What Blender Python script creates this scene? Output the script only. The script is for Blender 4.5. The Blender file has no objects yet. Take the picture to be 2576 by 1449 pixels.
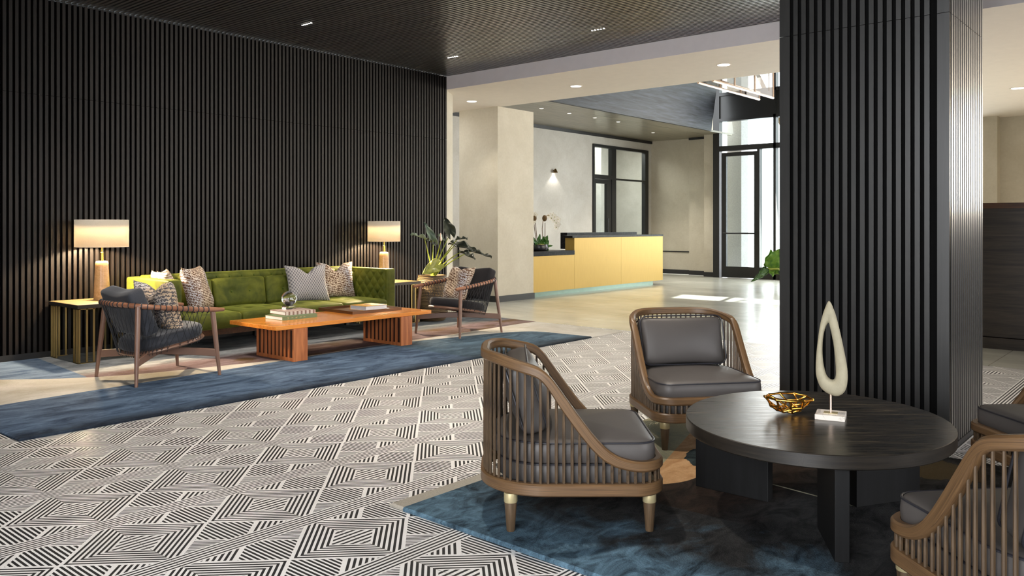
import bpy, bmesh, math, random
from mathutils import Vector, Matrix
random.seed(7)
PI = math.pi
C = bpy.context.scene.collection
SC = bpy.context.scene

# ------------------------------------------------------------------ camera, world, sun, area lights, exposure
EYE = 1.25; FPX = 2073.0; YAW = math.radians(40.5)
FW = (math.cos(YAW), math.sin(YAW)); RT = (math.sin(YAW), -math.cos(YAW))
cam = bpy.data.cameras.new('camera'); camo = bpy.data.objects.new('camera', cam); C.objects.link(camo)
camo.location = (0, 0, EYE); camo.rotation_euler = (PI/2, 0, YAW-PI/2)
cam.sensor_width = 36; cam.lens = FPX/2576*36; cam.shift_y = -157.8/2576; cam.clip_start = .05; cam.clip_end = 200
SC.camera = camo
w = bpy.data.worlds.new('world'); SC.world = w; w.use_nodes = True
w.node_tree.nodes['Background'].inputs[0].default_value = (.93, .97, 1, 1)
w.node_tree.nodes['Background'].inputs[1].default_value = 6
def light(name, kind, loc, power, col=(1, 1, 1), aim=None, size=None, sy=None, spot=None, blend=.6, rad=.05):
    l = bpy.data.lights.new(name, kind); l.energy = power; l.color = col
    o = bpy.data.objects.new(name, l); C.objects.link(o); o.location = loc
    if aim is not None: o.rotation_euler = (Vector(aim)-Vector(loc)).to_track_quat('-Z', 'Y').to_euler()
    if kind == 'AREA':
        l.shape = 'RECTANGLE'; l.size = size; l.size_y = sy
    elif kind == 'SPOT':
        l.spot_size = math.radians(spot); l.spot_blend = blend; l.shadow_soft_size = rad
    elif kind == 'POINT': l.shadow_soft_size = rad
    return o
sun = light('sun', 'SUN', (30, 10, 20), 22, (1, .95, .86)); sun.data.angle = math.radians(.6)
sun.rotation_euler = Vector((-1, -.26, -.64)).to_track_quat('-Z', 'Y').to_euler()
# area lights inside solid walls: daylight from windows behind the camera, plus added fills
def area_fill(name, loc, power, col, aim, sx, sy, spread):
    o = light(name, 'AREA', loc, power, col, aim, sx, sy); o.data.spread = math.radians(spread); return o
area_fill('window_daylight', (-2.4, 1.0, 1.6), 400, (.95, .97, 1), (2.6, 2.2, .1), 4.5, 2.0, 140)
area_fill('floor_side_fill', (2.6, -5.8, 1.9), 130, (.96, .97, 1), (2.4, .5, -.8), 6, 2.0, 70)  # added fill aimed down to brighten the near floor
area_fill('bar_side_fill', (10.5, -5.6, 1.9), 110, (1, .94, .86), (9.2, 6, .8), 5, 2.2, 75)  # added fill that brightens the right end of the slatted wall
area_fill('column_reflection_fill', (16.7, -1.6, 1.65), 480, (1, .90, .76), (6, .5, 1.2), 4.4, 3.0, 150)  # added light panel at the far wall for the column side to mirror
# daylight coming in through the tall entrance glazing
light('entrance_daylight', 'AREA', (18.1, 6.2, 2.4), 300, (1, .97, .92), (10, 6.5, .6), 3.6, 4.4)
SC.view_settings.view_transform = 'Standard'; SC.view_settings.look = 'None'
SC.view_settings.gamma = 1; SC.view_settings.exposure = 0.0
SC.view_settings.use_curve_mapping = False

# ------------------------------------------------------------------ placing helpers (pixel -> place on a known plane)
def on_floor(u, v, z=0.0):
    d = FPX*(EYE-z)/(v-566.7); l = (u-1288)/FPX*d
    return (d*FW[0]+l*RT[0], d*FW[1]+l*RT[1], z)
def on_y(u, v, Y):
    rx = FW[0]+(u-1288)/FPX*RT[0]; ry = FW[1]+(u-1288)/FPX*RT[1]; d = Y/ry
    return (d*rx, Y, EYE-(v-566.7)*d/FPX)
def on_x(u, v, X):
    rx = FW[0]+(u-1288)/FPX*RT[0]; ry = FW[1]+(u-1288)/FPX*RT[1]; d = X/rx
    return (X, d*ry, EYE-(v-566.7)*d/FPX)
def at_d(u, v, d):
    l = (u-1288)/FPX*d
    return (d*FW[0]+l*RT[0], d*FW[1]+l*RT[1], EYE-(v-566.7)*d/FPX)

# ------------------------------------------------------------------ materials
def srgb(r, g, b):
    f = lambda c: (c/255/12.92) if c/255 <= .04045 else ((c/255+.055)/1.055)**2.4
    return (f(r), f(g), f(b), 1)
class NT:
    def __init__(s, name):
        s.m = bpy.data.materials.new(name); s.m.use_nodes = True; s.t = s.m.node_tree; s.t.nodes.clear()
        s.out = s.n('ShaderNodeOutputMaterial')
    def n(s, typ, **kw):
        nd = s.t.nodes.new(typ)
        for k, v in kw.items(): setattr(nd, k, v)
        return nd
    def l(s, a, b): s.t.links.new(a, b)
    def set(s, inp, v):
        if isinstance(v, bpy.types.NodeSocket): s.l(v, inp)
        else: inp.default_value = v
    def math(s, op, a, b=0.0, c=None):
        nd = s.n('ShaderNodeMath', operation=op); s.set(nd.inputs[0], a); s.set(nd.inputs[1], b)
        if c is not None: s.set(nd.inputs[2], c)
        return nd.outputs[0]
    def mix(s, f, a, b):
        nd = s.n('ShaderNodeMix', data_type='RGBA'); s.set(nd.inputs[0], f); s.set(nd.inputs[6], a); s.set(nd.inputs[7], b)
        return nd.outputs[2]
    def noise(s, vec, scale, detail=3, rough=.55, dist=0.0):
        nd = s.n('ShaderNodeTexNoise'); s.l(vec, nd.inputs['Vector']); nd.inputs['Scale'].default_value = scale
        nd.inputs['Detail'].default_value = detail; nd.inputs['Roughness'].default_value = rough; nd.inputs['Distortion'].default_value = dist
        return nd.outputs[0]
    def mapv(s, vec, sc, rot=(0, 0, 0)):
        nd = s.n('ShaderNodeMapping'); s.l(vec, nd.inputs[0]); nd.inputs['Scale'].default_value = sc; nd.inputs['Rotation'].default_value = rot
        return nd.outputs[0]
    def ramp(s, f, stops):
        nd = s.n('ShaderNodeValToRGB'); s.l(f, nd.inputs[0]); cr = nd.color_ramp
        while len(cr.elements) < len(stops): cr.elements.new(.5)
        for e, (p, c) in zip(cr.elements, stops): e.position = p; e.color = c if len(c) == 4 else (*c, 1)
        return nd.outputs[0]
    def obj(s): return s.n('ShaderNodeTexCoord').outputs['Object']
    def world(s): return s.n('ShaderNodeNewGeometry').outputs['Position']
    def sep(s, v):
        nd = s.n('ShaderNodeSeparateXYZ'); s.l(v, nd.inputs[0]); return nd.outputs
    def bsdf(s, col, rough=.5, metal=0.0, spec=.5, bump=None, bstr=.2, bdist=.005, sheen=0, coat=0, **kw):
        b = s.n('ShaderNodeBsdfPrincipled'); s.set(b.inputs['Base Color'], col); s.set(b.inputs['Roughness'], rough)
        b.inputs['Metallic'].default_value = metal; b.inputs['Specular IOR Level'].default_value = spec
        if sheen: b.inputs['Sheen Weight'].default_value = sheen; b.inputs['Sheen Roughness'].default_value = .35
        if coat: b.inputs['Coat Weight'].default_value = coat; b.inputs['Coat Roughness'].default_value = .28 if coat == 1 else .12; b.inputs['Coat IOR'].default_value = 1.9 if coat == 1 else 1.5
        for k, v in kw.items(): s.set(b.inputs[k], v)
        if bump is not None:
            bp = s.n('ShaderNodeBump'); bp.inputs['Strength'].default_value = bstr; bp.inputs['Distance'].default_value = bdist
            s.l(bump, bp.inputs['Height']); s.l(bp.outputs[0], b.inputs['Normal'])
        s.l(b.outputs[0], s.out.inputs[0]); return s.m
def plain(name, col, rough=.5, metal=0.0, var=.12, scale=9.0, spec=.5, bump=0.0, **kw):
    t = NT(name); v = t.obj(); n = t.noise(v, scale, 4)
    lo = tuple(c*(1-var) for c in col[:3])+(1,); hi = tuple(min(1, c*(1+var)) for c in col[:3])+(1,)
    c = t.ramp(n, [(.3, lo), (.7, hi)])
    return t.bsdf(c, rough, metal, spec, bump=(t.noise(v, scale*12, 2) if bump else None), bstr=bump, **kw)
def wood(name, dark, lite, axis=0, scale=1.0, rough=.4, spec=.5, coat=0, fine=1.0):
    t = NT(name); v = t.obj(); s = [14*scale]*3; s[axis] = 1.1*scale
    m = t.mapv(v, tuple(s)); n = t.noise(m, 2.2, 6, .62, .6); s2 = [120*scale*fine]*3; s2[axis] = 3*scale
    n2 = t.noise(t.mapv(v, tuple(s2)), 1.5, 3)
    f = t.math('ADD', t.math('MULTIPLY', n, .65), t.math('MULTIPLY', n2, .35))
    c = t.ramp(f, [(.36, dark), (.5, tuple((a+b)/2 for a, b in zip(dark, lite))), (.64, lite)])
    return t.bsdf(c, rough, 0, spec, bump=f, bstr=.08, bdist=.001, coat=coat)
def wood_path(name, dark, lite, scale=1.0, rough=.4, spec=.5):
    """wood whose grain follows the part: reads the along/around lengths stored on the mesh"""
    t = NT(name); a = t.n('ShaderNodeAttribute', attribute_name='grain'); v = a.outputs['Vector']
    n = t.noise(t.mapv(v, (1.6*scale, 40*scale, 1)), 2.0, 5, .6, .4); n2 = t.noise(t.mapv(v, (8*scale, 320*scale, 1)), 1.2, 3)
    f = t.math('ADD', t.math('MULTIPLY', n, .6), t.math('MULTIPLY', n2, .4))
    c = t.ramp(f, [(.34, dark), (.66, lite)]); return t.bsdf(c, rough, 0, spec, bump=f, bstr=.08, bdist=.001)
M = {}
M['slat'] = wood('dark_stained_oak', srgb(7, 6, 5), srgb(25, 19, 16), 2, .9, .42, .35)
M['slat_ceiling'] = wood('dark_stained_oak_ceiling', srgb(38, 36, 34), srgb(84, 80, 75), 1, .9, .32, 1.0, coat=1)
M['slat_column'] = wood('charcoal_stained_oak', srgb(17, 16, 15), srgb(34, 33, 31), 2, .9, .36, .9)
M['slat_column_lit_side'] = wood('charcoal_oak_lit_side', srgb(26, 23, 20), srgb(50, 45, 40), 2, .9, .36, 1.0, coat=1)  # same oak as the front, lightened and coated to paint in reflected light
M['black_gap'] = plain('black_felt', (.004, .004, .004, 1), .95, spec=.1)
M['black_trim'] = plain('black_trim', (.012, .012, .013, 1), .45)
M['black_frame'] = plain('black_steel', (.010, .011, .012, 1), .35)
M['white_paint'] = plain('white_paint', srgb(236, 226, 215), .7, var=.02)
M['lilac_paint'] = plain('cool_white_paint', srgb(234, 228, 230), .8, var=.02)
def plaster(name, a, b):
    t = NT(name); v = t.world(); n = t.noise(v, 1.6, 6, .65, .4); n2 = t.noise(v, 26, 4)
    f = t.math('ADD', t.math('MULTIPLY', n, .75), t.math('MULTIPLY', n2, .25))
    return t.bsdf(t.ramp(f, [(.35, a), (.65, b)]), .6, 0, .35, bump=f, bstr=.05)
M['plaster'] = plaster('limewash_plaster', srgb(182, 178, 170), srgb(200, 197, 191))
M['plaster_warm'] = plaster('warm_limewash_plaster', srgb(184, 176, 158), srgb(200, 193, 177))
M['wood_ceiling'] = wood('smoked_oak_boards', srgb(98, 92, 78), srgb(156, 148, 128), 0, .5, .28)
M['wood_bulkhead'] = wood('ebonised_oak_boards', srgb(12, 13, 16), srgb(66, 71, 80), 0, .5, .5, .3)
M['counter_wood'] = wood('dark_oak_counter', srgb(30, 25, 20), srgb(70, 60, 50), 1, .6, .4)
M['brown_cap'] = wood('brown_wood_cap', srgb(60, 36, 18), srgb(98, 62, 34), 1, .8, .4)
def brushed(name, col, rough, metal=1.0):
    t = NT(name); v = t.obj(); n = t.noise(t.mapv(v, (60, 60, 2)), 2, 4); lo = tuple(c*.88 for c in col[:3])+(1,)
    return t.bsdf(t.ramp(n, [(.3, lo), (.7, col)]), rough, metal)
M['desk_brass'] = brushed('satin_brass_panel', srgb(182, 150, 76), .5, .5)
M['brass'] = brushed('aged_brass', srgb(170, 145, 88), .34)
M['bar_bronze'] = brushed('dull_bronze_bar', srgb(150, 132, 88), .4)
M['bronze'] = brushed('bronze_metal', srgb(120, 98, 62), .4)
M['gold'] = plain('polished_gold', srgb(226, 168, 74), .18, 1.0, .05)
M['ferrule'] = plain('brushed_brass_ferrule', srgb(186, 172, 132), .45, .5, .05)
M['copper'] = plain('pale_copper_tube', srgb(214, 190, 172), .3, .7, .05)
M['kick'] = plain('mirror_kick_plate', srgb(128, 146, 134), .3, .8, .05)
def marble(name, base, vein):
    t = NT(name); v = t.obj(); n = t.noise(v, 5, 8, .6, 1.6); r = t.math('ABSOLUTE', t.math('SUBTRACT', n, .5))
    return t.bsdf(t.ramp(r, [(0, vein), (.008, base), (1, base)]), .35, 0, .1)
M['black_marble'] = marble('black_marble', srgb(14, 14, 17), srgb(84, 82, 80))
M['white_marble'] = marble('white_marble', srgb(226, 218, 208), srgb(178, 168, 156))
M['chair_wood'] = wood('weathered_oak', srgb(54, 42, 30), srgb(98, 78, 56), 2, .9, .45)
M['chair_wood_rail'] = wood_path('weathered_oak_rail', srgb(70, 51, 34), srgb(120, 91, 60), 1, .4)
M['leather'] = plain('slate_leather', srgb(76, 72, 70), .47, 0, .08, 3, .35, bump=.04)
M['piping'] = plain('leather_piping', srgb(38, 38, 44), .4)
M['walnut'] = wood_path('walnut', srgb(98, 70, 57), srgb(148, 114, 96), 1, .34)
M['walnut_rail'] = wood_path('walnut_rail', srgb(112, 70, 50), srgb(168, 118, 90), 1, .3)
M['round_rim'] = wood_path('black_oak_rim', srgb(16, 14, 12), srgb(44, 38, 31), 1, .4)
M['rope'] = plain('black_cord', (.02, .02, .024, 1), .6)
def fabric(name, col, scale=500):
    t = NT(name); v = t.obj(); n = t.noise(v, scale, 2); lo = tuple(c*.7 for c in col[:3])+(1,); hi = tuple(c*1.3 for c in col[:3])+(1,)
    return t.bsdf(t.ramp(n, [(.3, lo), (.7, hi)]), .9, 0, .2, bump=n, bstr=.35, bdist=.002, sheen=.3)
M['grey_fabric'] = fabric('charcoal_wool', srgb(66, 68, 74))
M['black_fabric'] = fabric('black_wool', srgb(42, 40, 42))
def velvet(name, a, b):
    t = NT(name); v = t.obj(); n = t.noise(v, 5.5, 4, .6, .5)
    return t.bsdf(t.ramp(n, [(.32, a), (.68, b)]), .62, 0, .25, sheen=.5, **{'Sheen Tint': srgb(180, 185, 90)})
M['velvet'] = velvet('olive_velvet', srgb(60, 70, 18), srgb(104, 108, 34))
M['velvet_dark'] = velvet('olive_velvet_buttons', srgb(60, 78, 20), srgb(84, 98, 30))
M['table_wood'] = wood('amber_wood', srgb(196, 112, 42), srgb(226, 148, 62), 0, .55, .22, coat=.3)
M['table_leg'] = wood('amber_wood_leg', srgb(140, 76, 42), srgb(196, 122, 72), 2, .8, .35)
M['table_legdark'] = wood('reddish_wood_slot', srgb(30, 14, 10), srgb(56, 30, 22), 2, .8, .45)
M['round_top'] = wood('black_oak_top', srgb(14, 12, 10), srgb(64, 55, 43), 0, 1.0, .30, .9)
t = NT('black_oak_top'); v = t.mapv(t.mapv(t.obj(), (1, 1, 1), (0, 0, math.radians(64))), (1.6, 26, 1)); n1 = t.noise(v, 2.4, 7, .68, .8); n2 = t.noise(t.mapv(v, (2, 9, 1)), 3, 4)
f = t.math('ADD', t.math('MULTIPLY', n1, .6), t.math('MULTIPLY', n2, .4))
M['round_top'] = t.bsdf(t.ramp(f, [(.42, srgb(14, 12, 10)), (.54, srgb(34, 29, 23)), (.64, srgb(104, 92, 72))]), t.ramp(f, [(.4, (.26, .26, .26)), (.7, (.42, .42, .42))]), 0, .8, bump=f, bstr=.1, bdist=.001)
M['round_leg'] = wood('black_oak_leg', srgb(8, 8, 8), srgb(18, 18, 19), 2, .8, .5, .3)
M['side_top'] = wood('smoked_side_table_top', srgb(84, 68, 44), srgb(124, 104, 70), 0, .8, .4)
M['side_edge'] = plain('dark_side_table_edge', srgb(44, 38, 34), .45)
M['lamp_base'] = wood('onyx_lamp_base', srgb(196, 150, 96), srgb(232, 192, 142), 0, 1.2, .3)
M['pages'] = plain('book_pages', srgb(226, 226, 230), .8, var=.05, scale=60)
M['tray'] = plain('bronze_tray', srgb(98, 66, 40), .35, .3)
M['pot_wicker'] = None
M['soil'] = plain('dark_soil', srgb(40, 30, 22), .95)
M['stone'] = plain('cream_stone', srgb(166, 158, 134), .75, 0, .08, 30, bump=.25)
M['ceramic_black'] = plain('black_ceramic_bowl', srgb(40, 38, 42), .3)
M['concrete'] = plain('outdoor_concrete', srgb(170, 168, 166), .9, var=.1, scale=30)
M['outdoor_white'] = plain('white_outdoor_render', srgb(240, 240, 240), .9, var=.02)
M['petal'] = plain('white_petal', srgb(240, 236, 228), .5, var=.03)
M['bark'] = plain('brown_moss', srgb(92, 70, 40), .9, var=.4, scale=60)
def leafm(name, a, b, rough=.35):
    t = NT(name); v = t.obj(); n = t.noise(v, 14, 3)
    return t.bsdf(t.ramp(n, [(.3, a), (.7, b)]), rough, 0, .5)
M['leaf_dark'] = leafm('dark_bronze_leaf', srgb(38, 44, 36), srgb(78, 82, 70))
M['leaf_pale'] = leafm('grey_green_leaf', srgb(92, 112, 96), srgb(150, 166, 146))
M['leaf_lime'] = leafm('yellow_green_leaf', srgb(112, 124, 50), srgb(176, 176, 88))
M['stem'] = leafm('lime_stem', srgb(128, 148, 40), srgb(176, 186, 72))
M['leaf_green'] = leafm('glossy_green_leaf', srgb(30, 66, 24), srgb(60, 104, 36), .25)
M['leaf_bright'] = leafm('bright_green_leaf', srgb(60, 110, 30), srgb(120, 160, 60), .25)
def emis(name, col, st):
    t = NT(name); e = t.n('ShaderNodeEmission'); e.inputs[0].default_value = col; e.inputs[1].default_value = st
    t.l(e.outputs[0], t.out.inputs[0]); return t.m
M['lamp_on'] = emis('lit_downlight', (1, .93, .82, 1), 14)
M['lamp_on_dim'] = emis('lit_small_downlight', (1, .9, .78, 1), 5)
def glassm(name, tint, refl=.06):
    t = NT(name); a = t.n('ShaderNodeBsdfTransparent'); a.inputs[0].default_value = tint
    g = t.n('ShaderNodeBsdfGlossy'); g.inputs['Roughness'].default_value = .02
    lw = t.n('ShaderNodeLayerWeight'); f = t.math('ADD', refl*.5, t.math('MULTIPLY', t.math('POWER', lw.outputs['Facing'], 5.0), .6))
    mx = t.n('ShaderNodeMixShader'); t.l(f, mx.inputs[0]); t.l(a.outputs[0], mx.inputs[1]); t.l(g.outputs[0], mx.inputs[2])
    t.l(mx.outputs[0], t.out.inputs[0]); return t.m
M['glass'] = glassm('window_glass', (.93, .97, .96, 1))
M['glass_smoke'] = glassm('smoked_glass', (.7, .66, .62, 1))
t = NT('solid_crystal'); M['crystal'] = t.bsdf((1, 1, 1, 1), .0, 0, .5, **{'Transmission Weight': 1.0, 'IOR': 1.5})
# lampshade: pale linen, translucent
t = NT('linen_shade'); v = t.obj(); n = t.noise(t.mapv(v, (200, 200, 60)), 2, 2)
d = t.n('ShaderNodeBsdfDiffuse'); tr = t.n('ShaderNodeBsdfTranslucent'); cc = t.ramp(n, [(.3, srgb(228, 222, 210)), (.7, srgb(242, 236, 226))])
t.l(cc, d.inputs[0]); t.l(cc, tr.inputs[0]); mx = t.n('ShaderNodeMixShader'); mx.inputs[0].default_value = .65
t.l(d.outputs[0], mx.inputs[1]); t.l(tr.outputs[0], mx.inputs[2]); t.l(mx.outputs[0], t.out.inputs[0]); M['shade'] = t.m
# wicker pot
t = NT('ribbed_basket_pot'); v = t.obj(); z = t.sep(v)[2]
wv = t.math('SINE', t.math('ADD', t.math('MULTIPLY', z, 330), t.math('MULTIPLY', t.noise(v, 8, 2), 9)))
M['pot_wicker'] = t.bsdf(t.ramp(wv, [(0, srgb(70, 56, 38)), (1, srgb(142, 120, 86))]), .5, 0, .4, bump=wv, bstr=.35, bdist=.003)

# patterned pillows: broken zig-zag figure on a light ground
def pillowm(name, a, b, scale, rot, thr=.5, c2=None):
    t = NT(name); v = t.mapv(t.obj(), (1, 1.0, 1), rot)
    n = t.noise(v, 3, 2); x, y, z = t.sep(v)
    wv = t.n('ShaderNodeTexWave', wave_type='BANDS', bands_direction='DIAGONAL'); t.l(v, wv.inputs[0]); wv.inputs['Scale'].default_value = scale
    wv.inputs['Distortion'].default_value = 7; wv.inputs['Detail'].default_value = 1.5; wv.inputs['Detail Scale'].default_value = 4.5
    col = t.ramp(wv.outputs[1], [(thr-.06, a), (thr+.06, b)])
    if c2: col = t.mix(t.ramp(n, [(.45, (0, 0, 0)), (.6, (1, 1, 1))]), col, t.ramp(wv.outputs[1], [(thr-.06, a), (thr+.06, c2)]))
    return t.bsdf(col, .7, 0, .3, bump=wv.outputs[1], bstr=.2, bdist=.003)
M['pillow_leopard'] = pillowm('cream_and_bronze_jacquard', srgb(98, 68, 48), srgb(214, 196, 174), 15, (.3, .5, .8), .48, srgb(190, 190, 196))
M['pillow_grey'] = pillowm('silver_and_grey_jacquard', srgb(92, 88, 90), srgb(208, 204, 204), 13, (.3, .5, .8), .5, srgb(206, 180, 150))
t = NT('knitted_grey_cushion'); v = t.obj(); x, y, z = t.sep(v)
a = t.math('SINE', t.math('MULTIPLY', y, 210)); b = t.math('SINE', t.math('MULTIPLY', z, 150)); k = t.math('MULTIPLY', a, b)
M['pillow_knit'] = t.bsdf(t.ramp(t.math('ADD', t.math('MULTIPLY', k, .5), .5), [(.15, srgb(116, 114, 118)), (.6, srgb(184, 180, 180)), (1, srgb(206, 200, 196))]), .85, 0, .2, bump=k, bstr=.5, bdist=.004)
t = NT('fine_striped_cushion'); v = t.obj(); x, y, z = t.sep(v)
k = t.math('SINE', t.math('ADD', t.math('MULTIPLY', z, 260), t.math('MULTIPLY', t.noise(v, 20, 2), 7)))
M['pillow_stripe'] = t.bsdf(t.ramp(t.math('ADD', t.math('MULTIPLY', k, .5), .5), [(.1, srgb(132, 106, 90)), (.7, srgb(206, 188, 176))]), .8, 0, .2, bump=k, bstr=.3, bdist=.003)

# ---- floor: patterned encaustic tile up to X = 8.316, plain stone tile beyond
t = NT('lobby_floor'); pos = t.world(); X, Y, Z = t.sep(pos)
PT = .5865
def wrap(a): return t.math('SUBTRACT', t.math('FRACT', t.math('ADD', a, .5)), .5)
u0 = t.math('DIVIDE', t.math('SUBTRACT', X, 1.512), PT); v0 = t.math('DIVIDE', t.math('SUBTRACT', Y, 2.632), .5945)
uu = wrap(u0); vv = wrap(v0); au = t.math('ABSOLUTE', uu); av = t.math('ABSOLUTE', vv)
s = t.math('ADD', au, av); ww = wrap(t.math('ADD', uu, .5)); aw = t.math('ABSOLUTE', ww); q = t.math('ADD', aw, av)
def stripe(val, per, duty=.5, off=0.0):
    f = t.math('FRACT', t.math('ADD', t.math('DIVIDE', val, per), off)); return t.math('LESS_THAN', f, duty)
def lerp(f, a, b): return t.math('ADD', t.math('MULTIPLY', a, t.math('SUBTRACT', 1.0, f)), t.math('MULTIPLY', b, f))
band = t.math('GREATER_THAN', av, .413)
bandS = t.math('MULTIPLY', stripe(t.math('SUBTRACT', av, .5), .0345, .46, .27), t.math('GREATER_THAN', av, .42))
frameS = stripe(t.math('SUBTRACT', s, .20), .05, .5)
innerS = stripe(vv, .046, .45, .2)
inner = t.math('LESS_THAN', s, .19)
diaS = lerp(inner, frameS, t.math('MULTIPLY', innerS, t.math('LESS_THAN', s, .178)))
tri = t.math('GREATER_THAN', q, .48)
thin = t.math('GREATER_THAN', t.math('MULTIPLY', ww, vv), 0.0)
triS = lerp(thin, stripe(q, .052, .5, .1), stripe(q, .036, .5, .2))
mainS = t.math('MULTIPLY', stripe(ww, .0333, .55, .2), t.math('LESS_THAN', q, .468))
outS = lerp(tri, mainS, t.math('MULTIPLY', triS, t.math('GREATER_THAN', q, .49)))
outer = t.math('GREATER_THAN', s, .5)
outS = t.math('MULTIPLY', outS, t.math('GREATER_THAN', s, .512))
core = lerp(outer, diaS, outS)
pat = lerp(band, t.math('MULTIPLY', core, t.math('LESS_THAN', av, .405)), bandS)
nz = t.noise(pos, 60, 3); nb = t.noise(pos, 1.1, 4, .6)
dark = t.ramp(nz, [(.35, srgb(28, 29, 31)), (.75, srgb(54, 54, 54))]); lite = t.ramp(nb, [(.3, srgb(216, 214, 211)), (.7, srgb(233, 231, 228))])
patc = t.mix(pat, lite, dark)
jl = t.math('LESS_THAN', t.math('MINIMUM', au, t.math('SUBTRACT', .5, t.math('MINIMUM', av, .5))), .004)
patc = t.mix(t.math('MULTIPLY', t.math('LESS_THAN', au, .0035), .6), patc, srgb(120, 116, 110))
# plain tiles
gx = wrap(t.math('DIVIDE', t.math('SUBTRACT', X, 8.32), 1.2)); gy = wrap(t.math('DIVIDE', t.math('SUBTRACT', Y, 1.54), 1.19))
joint = t.math('LESS_THAN', t.math('MINIMUM', t.math('ABSOLUTE', gx), t.math('ABSOLUTE', gy)), .0028)
st = t.ramp(t.noise(t.mapv(pos, (1, .35, 1)), 1.8, 7, .6, .4), [(.3, srgb(142, 141, 132)), (.7, srgb(176, 176, 166))])
st = t.mix(t.math('MULTIPLY', joint, .7), st, srgb(96, 92, 84))
far = t.math('GREATER_THAN', X, 8.316)
M['floor'] = t.bsdf(t.mix(far, patc, st), lerp(far, .42, .24), 0, .5)

# ---- rugs: hand-dyed fields with curved borders
def curve(t, xin, x0, x1, y0, y1, pts):
    f = t.math('DIVIDE', t.math('SUBTRACT', xin, x0), x1-x0); nd = t.n('ShaderNodeFloatCurve'); t.l(f, nd.inputs['Value'])
    cm = nd.mapping; c = cm.curves[0]; P = sorted(((a-x0)/(x1-x0), (b-y0)/(y1-y0)) for a, b in pts)
    c.points[0].location = P[0]; c.points[1].location = P[-1]
    for p in P[1:-1]: c.points.new(*p)
    for p in c.points: p.handle_type = 'AUTO_CLAMPED'
    cm.update(); return t.math('ADD', t.math('MULTIPLY', nd.outputs[0], y1-y0), y0)
def pile(t, pos): return t.noise(t.mapv(pos, (60, 220, 90)), 1, 3), t.noise(t.mapv(pos, (1.6, 4.2, 1)), 1.5, 9, .7, .9)
def two(t, n, a, b, lo=.35, hi=.65): return t.ramp(n, [(lo, a), (hi, b)])
t = NT('lounge_rug'); pos = t.world(); X, Y, Z = t.sep(pos); fine, big = pile(t, pos)
big2 = t.noise(pos, 1.3, 5, .6, .8)
g1 = curve(t, X, 1.7, 8.4, 5.0, 8.4, [(1.7, 6.3), (2.0, 6.33), (2.43, 6.358), (2.95, 6.385), (3.7, 6.42), (4.35, 6.46), (5.0, 6.5), (5.5, 6.53), (6.46, 6.37), (7.07, 6.23), (7.38, 6.09), (7.48, 5.93), (7.5, 5.6), (7.52, 5.2), (8.4, 5.1)])
g2 = curve(t, X, 1.7, 8.4, 5.0, 8.4, [(1.7, 7.9), (2.0, 7.7), (2.345, 7.373), (2.836, 6.955), (3.18, 6.79), (3.72, 6.655), (4.34, 6.53), (4.57, 6.51), (5.5, 6.55), (5.96, 6.55), (7.5, 6.6), (7.9, 6.62), (8.4, 6.6)])
blue = t.mix(t.math('MULTIPLY', t.math('GREATER_THAN', X, 5.6), .55), two(t, big, srgb(42, 58, 80), srgb(104, 126, 152)), two(t, big, srgb(40, 56, 62), srgb(84, 108, 116)))
edge = t.ramp(t.math('SUBTRACT', t.math('ADD', Y, t.math('MULTIPLY', big2, .25)), 5.25), [(.08, (1, 1, 1)), (.34, (0, 0, 0))])
blue = t.mix(t.math('MULTIPLY', edge, .95), blue, srgb(30, 31, 35))
cream = two(t, big2, srgb(172, 166, 152), srgb(208, 206, 200))
cream = t.mix(t.ramp(X, [(0, (0, 0, 0)), (1, (0, 0, 0))]), cream, cream)
up_l = two(t, big, srgb(66, 88, 118), srgb(126, 146, 172))
mauve = two(t, big, srgb(98, 78, 76), srgb(132, 116, 120)); mauve = t.mix(t.ramp(big2, [(.5, (0, 0, 0)), (.62, (1, 1, 1))]), mauve, srgb(98, 76, 48))
greyb = two(t, big, srgb(112, 118, 124), srgb(176, 180, 184)); slate = two(t, big, srgb(62, 68, 76), srgb(112, 118, 124))
up_r = t.mix(t.ramp(t.math('SUBTRACT', t.math('ADD', Y, t.math('MULTIPLY', big2, .3)), 7.05), [(.1, (0, 0, 0)), (.3, (1, 1, 1))]), mauve, t.mix(t.math('GREATER_THAN', X, 6.2), greyb, slate))
upc = t.mix(t.math('GREATER_THAN', X, t.math('ADD', 2.84, t.math('MULTIPLY', t.math('SUBTRACT', Y, 6.9), .08))), up_l, up_r)
col = t.mix(t.math('LESS_THAN', Y, g2), upc, cream); col = t.mix(t.math('LESS_THAN', Y, g1), col, blue)
col = t.mix(t.math('MULTIPLY', fine, .35), col, srgb(30, 32, 36))
M['rug_l'] = t.bsdf(col, .95, 0, .1, bump=fine, bstr=.7, bdist=.006)
t = NT('seating_rug'); pos = t.world(); X, Y, Z = t.sep(pos); fine = t.noise(t.mapv(pos, (160, 160, 90)), 1, 3); big = t.noise(pos, 1.7, 6, .62, 1.4)
big2 = t.noise(t.mapv(pos, (1, 1.8, 1), (0, 0, .5)), 5.5, 9, .68, 1.0)
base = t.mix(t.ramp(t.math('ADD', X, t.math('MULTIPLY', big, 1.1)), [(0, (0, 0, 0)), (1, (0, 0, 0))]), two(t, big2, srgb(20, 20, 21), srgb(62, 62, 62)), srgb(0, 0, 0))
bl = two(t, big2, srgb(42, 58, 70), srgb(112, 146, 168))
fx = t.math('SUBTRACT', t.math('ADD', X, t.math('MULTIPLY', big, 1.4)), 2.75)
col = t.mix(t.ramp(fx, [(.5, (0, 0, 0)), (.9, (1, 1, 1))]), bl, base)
brown = two(t, big2, srgb(20, 14, 10), srgb(58, 42, 30))
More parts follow.
